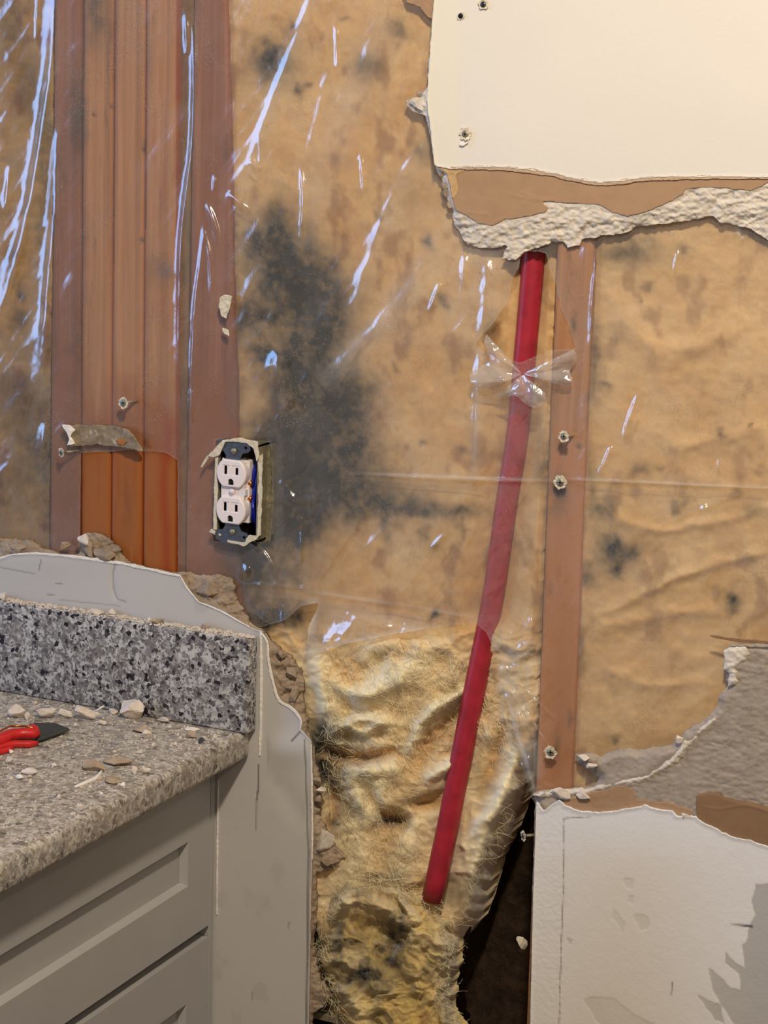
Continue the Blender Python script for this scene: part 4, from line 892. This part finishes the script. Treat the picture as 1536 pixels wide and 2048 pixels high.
# ------------------------------------------------------------------ screws and scraps on the wall
def screw(px, py, Y, L, r, label, mat=ZINC, paper=None, tilt=(0, 0), seed=1):
    c = pt(px, py, Y-L); base = Vector((c.x-tilt[0], Y, c.z-tilt[1]))
    th = thing('drywall_screw', base, label, 'screw')
    d = (c-base).normalized(); q = d.to_track_quat('Z', 'Y').to_matrix()
    b = MB(); b.tube([base, base+(c-base)*.8], r*.42, 10); b.build('shank', mat, th, True)
    b = MB(); hb = base+(c-base)*.75
    b.tube([hb, c-d*.0004, c], [r*.45, r, r*.96], 18); b.build('head', mat, th, True)
    b = MB(); e = c+d*.0001
    for ang in (0, math.pi/2):
        u = q @ Vector((math.cos(ang), math.sin(ang), 0)); v = q @ Vector((-math.sin(ang), math.cos(ang), 0))
        b.add([e+u*r*.55+v*r*.12, e-u*r*.55+v*r*.12, e-u*r*.55-v*r*.12, e+u*r*.55-v*r*.12], [(0, 1, 2, 3)])
    b.build('cross_slot', BLK, th)
    if paper:
        rs = np.random.default_rng(seed); n = 22; V = []; F = []
        for i in range(n):
            a = 2*math.pi*i/n; R = r*(1.25+rs.uniform(0, .55)*paper)
            u = q @ Vector((math.cos(a), math.sin(a), 0))
            V += [c-d*.0003+u*r*.8, c+u*R-d*rs.uniform(-.001, .0008)]
        for i in range(n):
            j = (i+1) % n; F += [(2*i, 2*i+1, 2*j+1, 2*j), (2*j, 2*j+1, 2*i+1, 2*i)]
        V2 = V+[v-d*.0006 for v in V]; m_ = len(V)
        F2 = []
        for i in range(n):
            j = (i+1) % n
            F2 += [(2*i, 2*i+1, 2*j+1, 2*j), (m_+2*j, m_+2*j+1, m_+2*i+1, m_+2*i), (2*i+1, m_+2*i+1, m_+2*j+1, 2*j+1)]
        link('torn_paper_collar', np.array([tuple(v) for v in V2]), F2, CRM, th, False)
    return th
screw(246, 806, YS, .020, .0042, 'screw with a torn paper collar sticking out of the middle bare stud', ZINC, 1, (-.004, .0), 1)
screw(122, 905, YS, .022, .0036, 'small screw poking out below the left end of the torn strip', ZINC, .6, (-.010, .0), 2)
screw(1127, 873, YS, .017, .0036, 'screw with a ragged white collar high on the right-hand stud', ZINC, 1.2, (-.003, .002), 3)
screw(1120, 965, YS, .011, .0042, 'screw poking through the film just above a black stain on the right-hand stud', ZINC, 1.0, (0, 0), 4)
screw(1101, 1505, YS, .012, .0042, 'screw low on the right-hand stud above the lower drywall', ZINC, 1.0, (0, 0), 5)
screw(1046, 1672, YS, .010, .0036, 'plaster-caked screw beside the left edge of the lower white drywall', ZINC, .7, (-.010, 0), 6)
screw(930, 268, -.0002, .0025, .0036, 'screw in a torn crater near the left edge of the cream drywall', ZINC, 1.6, (0, 0), 7)
scrap('paper_flap', [(922, 282), (930, 288), (940, 276), (938, 270), (941, 274), (936, 286), (925, 292), (918, 290)], -.0035, TORN, UP, .0006, 1, 61)
screw(966, 9, -.0002, .0025, .0030, 'upper right screw of the pair at the top of the cream drywall', BLADE, 1.2, (0, 0), 8)
screw(921, 32, -.0002, .0018, .0026, 'small sunken screw left of its neighbour at the top of the cream drywall', BLK, .8, (0, 0), 9)

# torn strip of board paper held on the cluster
st_mat = plain('torn_grey_brown_board', lin((150, 132, 108)), .9, 0, .1, .2, 90, .4, (lin((196, 178, 156)), 110, .58))
def st_y(x, z, s):
    return .004-.006*sstep(225, 275, x)-.004*sstep(165, 135, x)-.0012*fbm(x/12, z/10, 5)
ST = slab('torn_board_strip', rough([(126, 851), (150, 850), (190, 850), (236, 853), (256, 862), (270, 880), (284, 902), (266, 900), (240, 893), (200, 890), (155, 891), (134, 892), (136, 884), (140, 876), (142, 866), (136, 858), (126, 856)], 1.6, 4, 7), 1.8, st_y, st_mat, None, back=lambda V, x, y: V+np.array([0, .0035, 0]))
tag(ST, 'torn grey-brown drywall strip hanging across the bare studs left of the outlet', 'drywall scrap')
slab('white_torn_end', rough([(124, 850), (140, 850), (150, 860), (142, 872), (150, 888), (134, 891), (138, 878), (130, 862)], 1.6, 4, 9), 1.8, lambda x, z, s: st_y(x, z, s)-.0012, TORN, ST, back=lambda V, x, y: V+np.array([0, .001, 0]))
slab('brown_smear', rough([(232, 880), (246, 876), (254, 884), (246, 892), (236, 890)], 1, 4, 10), 1.8, lambda x, z, s: st_y(x, z, s)-.0010, plain('orange_brown_smear', lin((176, 116, 54)), .9), ST, back=lambda V, x, y: V+np.array([0, .001, 0]))
# little paper scraps left on the film
for (poly, lab, sd_) in (([(440, 595), (450, 590), (462, 592), (460, 612), (452, 638), (442, 632), (438, 612)], 'pale yellow paper scrap stuck left of the large black mould stain', 4), ([(444, 657), (456, 660), (458, 672), (448, 668)], 'small pale flake stuck under the yellow paper scrap', 6)):
    o = slab('paper_scrap', rough(poly, 1.4, 4, sd_), 1.6, lambda x, y, s: .002+.0012*fbm(x/7, y/7, 3), CRM, None, back=lambda V, x, y: V+np.array([0, .0012, 0])); tag(o, lab, 'paper scrap')
# drywall chip at upper panel edge, brown corner
chunk('gypsum_lump', 838, 206, 24, 15, .005, GYP, None, parent=UP, seed=41, depth=.004)
chunk('gypsum_lump', 843, 186, 12, 9, .007, GYPD, None, parent=UP, seed=42, depth=.003)
scrap('loose_paper', [(800, -40), (868, -20), (864, 38), (856, 34), (840, 14), (815, 6)], .006, PAPER, UP, .001, 2, 43)
for i, (x, y) in enumerate(((884, 350), (889, 372), (893, 388), (900, 408))): chunk('gypsum_lump', x, y, 8, 9, .006, GYPD, None, parent=UP, seed=45+i, depth=.004)
# metal bar in the hole at the bottom
b = MB(); p = pt(664, 2030, .03); b.box((p.x-.022, .02, p.z-.004), (p.x+.03, .034, p.z+.004), .001)
tag(b.build('metal_bar', ZINC), 'pale metal bar in the dark gap beside the clump at the bottom', 'metal bar')

# ------------------------------------------------------------------ debris on the counter
DEB = [  # px, py (bottom), half width, half height px, material, label
 (302, 1432, 29, 27, CHUNK, 'largest pale plaster chunk leaning against the backsplash'),
 (92, 1440, 24, 12, CHUNK, 'flat plaster chunk just behind the black blade of the red tool'),
 (36, 1440, 18, 14, CHUNK, 'squarish plaster chunk behind the red handle'),
 (54, 1444, 6, 9, CHUNK, 'slim upright flake behind the red handle'),
 (172, 1444, 20, 13, CHUNK, 'square pale chunk on the counter halfway between blade and backsplash'),
 (134, 1436, 14, 8, CHUNK, 'low flake between the two flat chunks near the blade'),
 (203, 1452, 8, 5, CHUNK, 'tiny pale flake just right of the square chunk'),
 (190, 1546, 19, 12, CHUNKD, 'rounded tan chunk in the middle of the dusty counter'),
 (234, 1533, 24, 7, CHUNKD, 'long dark brown crumb beside the rounded tan chunk'),
 (283, 1466, 24, 7, CHUNKD, 'flat tan flake in front of the largest chunk'),
 (290, 1480, 11, 7, CHUNK, 'small round pale crumb in front of the flat tan flake'),
 (380, 1478, 13, 8, CHUNKD, 'reddish brown crumb right of the middle near the backsplash'),
 (382, 1461, 14, 3, TORN, 'thin white sliver near the backsplash at the right'),
 (58, 1552, 12, 6, CHUNK, 'crumpled pale flake left of the tan chunk near the front'),
 (42, 1560, 8, 4, TORN, 'small white flake at the left front of the counter'),
 (20, 1532, 12, 7, CHUNK, 'pale crumb at the far left below the red handle'),
 (292, 1550, 9, 7, CHUNK, 'white crumb near the front edge right of the brown crumb'),
 (268, 1550, 7, 6, CHUNK, 'pale crumb just left of the white one by the front edge'),
 (246, 1573, 6, 4, TORN, 'tiny bright flake by the front edge'),
 (226, 1565, 22, 5, CHUNKD, 'long flat tan flake in front of the dark brown crumb'),
 (203, 1596, 5, 4, TORN, 'tiny white flake nearest the front edge below the curved sliver'),
 (108, 1534, 7, 3, TORN, 'small white flake left of the rounded tan chunk'),
 (22, 1510, 7, 4, TORN, 'white flake just under the red handle'),
 (330, 1446, 14, 5, CHUNK, 'flat flake at the foot of the backsplash right of the largest chunk'),
 (245, 1420, 12, 5, CHUNK, 'flake at the foot of the backsplash left of the largest chunk'),
 (400, 1490, 8, 6, BLADE, 'dark speckled crumb near the right counter corner'),
]
for i, (x, y, rx, ry, m_, lab) in enumerate(DEB):
    chunk('plaster_chunk', x, y-ry*.35, rx, ry, Z0, m_, lab, 'plaster chunk', None, None, 200+i, on='counter')
def sliver(px, r, label):
    P = [ptz(x, y, Z0+.0012) for x, y in px]; b = MB(); b.tube(P, r, 6)
    return tag(b.build('paper_sliver', TORN, None, True), label, 'sliver')
sliver([(150, 1574), (170, 1566), (190, 1558), (200, 1548), (206, 1534)], [.0012, .002, .0022, .0016, .0006], 'curved white paper sliver lying on the middle of the counter')
P = [ptz(188, 1424, Z0+.002), ptz(208, 1412, Z0+.010)]; b = MB(); b.tube(P, .001, 6); tag(b.build('paper_sliver', TORN, None, True), 'straight white splinter leaning behind the square pale chunk', 'sliver')
# fine crumbs nobody could count
rs = np.random.default_rng(5); V = []; F = []
def crumb(x, y, z, r):
    base = len(V); n = 5; a0 = rs.uniform(0, 6)
    for i in range(n): a = a0+i*2*math.pi/n; q = r*rs.uniform(.6, 1.3); V.append((x+q*math.cos(a), y+q*math.sin(a), z))
    for i in range(n): a = a0+i*2*math.pi/n; q = r*rs.uniform(.3, .8); V.append((x+q*math.cos(a), y+q*math.sin(a), z+r*rs.uniform(.4, 1.1)))
    for i in range(n): j = (i+1) % n; F.append((base+i, base+j, base+n+j, base+n+i))
    F.append(tuple(base+n+i for i in range(n)))
for k in range(2600):
    u = rs.uniform(0, 1); x = -.012-.45*rs.uniform(0, 1); y = -.026-.55*rs.uniform(0, 1)**1.3
    crumb(x, y, Z0, rs.uniform(.0004, .0013) if rs.uniform() < .93 else rs.uniform(.0014, .0028))
o = link('plaster_crumbs', np.array(V), F, CHUNK, None, False); tag(o, 'fine plaster crumbs scattered over the granite counter', 'plaster crumbs', None, 'stuff')
V = []; F = []
for k in range(600):
    crumb(-.003-.33*rs.uniform(0, 1), -.0045-.0155*rs.uniform(0, 1)**1.6, Z0+.1017, rs.uniform(.0005, .0016))
for k in range(110):
    crumb(-.003-.33*rs.uniform(0, 1), -.004-.007*rs.uniform(0, 1), Z0+.1018, rs.uniform(.0014, .003))
o = link('plaster_crumbs', np.array(V), F, CHUNK, None, False); tag(o, 'line of plaster rubble lying along the top of the backsplash', 'plaster crumbs', None, 'stuff')
for i, (x, y, rx, ry, m_, lab) in enumerate(((210, 1222, 17, 6, CHUNK, 'pale flake on the backsplash top, larger of two in the middle'), (236, 1226, 12, 5, CHUNK, 'pale flake on the backsplash top beside the larger one'), (425, 1252, 12, 8, CHUNKD, 'brown crumb on the backsplash top near its right end'), (330, 1240, 16, 5, CHUNKD, 'thin brown flake on the backsplash top right of the middle'), (12, 1196, 14, 7, CHUNK, 'pale lump on the backsplash top at the far left'))):
    chunk('plaster_chunk', x, y, rx, ry, Z0+.1018, m_, lab, 'plaster chunk', None, None, 300+i, on='counter')

# ------------------------------------------------------------------ red tool
c = ptz(40, 1490, Z0)
TL = thing('utility_knife', (c.x, c.y, Z0), 'red handled cutting tool with a dark blade lying on the counter', 'tool')
def ext(poly, z0, z1, mat, name, parent, tiltf=None):
    """outline drawn on the counter as seen, given real height"""
    P = [ptz(x, y, Z0+z0) for x, y in poly]; n = len(P)
    V = [(p.x, p.y, Z0+z0) for p in P]+[(p.x, p.y, Z0+z1) for p in P]
    F = [tuple(range(n))[::-1], tuple(range(n, 2*n))]+[(i, (i+1) % n, n+(i+1) % n, n+i) for i in range(n)]
    o = link(name, np.array(V), F, mat, parent, False)
    md = o.modifiers.new('bevel', 'BEVEL'); md.width = .0016; md.segments = 3; md.limit_method = 'ANGLE'
    return o
def bar(pts, hts, r, mat, name, parent):
    P = [ptz(x, y, Z0+h) for (x, y), h in zip(pts, hts)]; b = MB(); b.tube(P, r, 14); return b.build(name, mat, parent, True)
bar([(-90, 1498), (-30, 1488), (0, 1480), (20, 1470), (45, 1467), (68, 1467), (76, 1466)], [.010]*7, [.007, .007, .0065, .0062, .006, .0058, .004], REDP, 'upper_handle', TL)
bar([(-90, 1520), (-20, 1502), (10, 1492), (30, 1488), (60, 1488), (76, 1486)], [.004]*6, [.0042, .0042, .0042, .004, .0038, .002], REDP, 'lower_handle', TL)
bar([(-60, 1512), (-10, 1506), (14, 1500), (24, 1498)], [.003]*4, [.0032]*4, REDP, 'spring_arm', TL)
bar([(62, 1452), (70, 1458), (75, 1470)], [.012, .011, .008], [.003, .0042, .003], REDP, 'thumb_stop', TL)
bar([(-60, 1478), (0, 1462), (20, 1452), (50, 1452), (66, 1456)], [.014]*5, .0012, COPP, 'wire_spring', TL)
ext([(66, 1450), (85, 1450), (110, 1450), (140, 1462), (118, 1470), (95, 1478), (76, 1484), (66, 1478)], .0030, .0060, BLADE, 'blade', TL)
ext([(28, 1478), (70, 1478), (72, 1484), (30, 1484)], .0020, .0075, BLADE, 'pivot_plate', TL)

# ------------------------------------------------------------------ groups of repeats
for o in list(COL.objects):
    if o.parent or 'label' not in o.keys(): continue
    n = o.name.split('.')[0]
    if n == 'drywall_screw': o['group'] = 'screws left in the studs and drywall'
    elif n == 'plaster_chunk': o['group'] = 'plaster debris on the counter and ledges'
    elif n == 'stud': o['group'] = 'wall studs'
    elif n == 'insulation_batt': o['group'] = 'insulation between the studs'
    elif n == 'broken_drywall': o['group'] = 'broken drywall remains'
    elif n == 'paper_scrap': o['group'] = 'paper scraps on the film'
    elif n == 'paper_sliver': o['group'] = 'paper slivers on the counter'
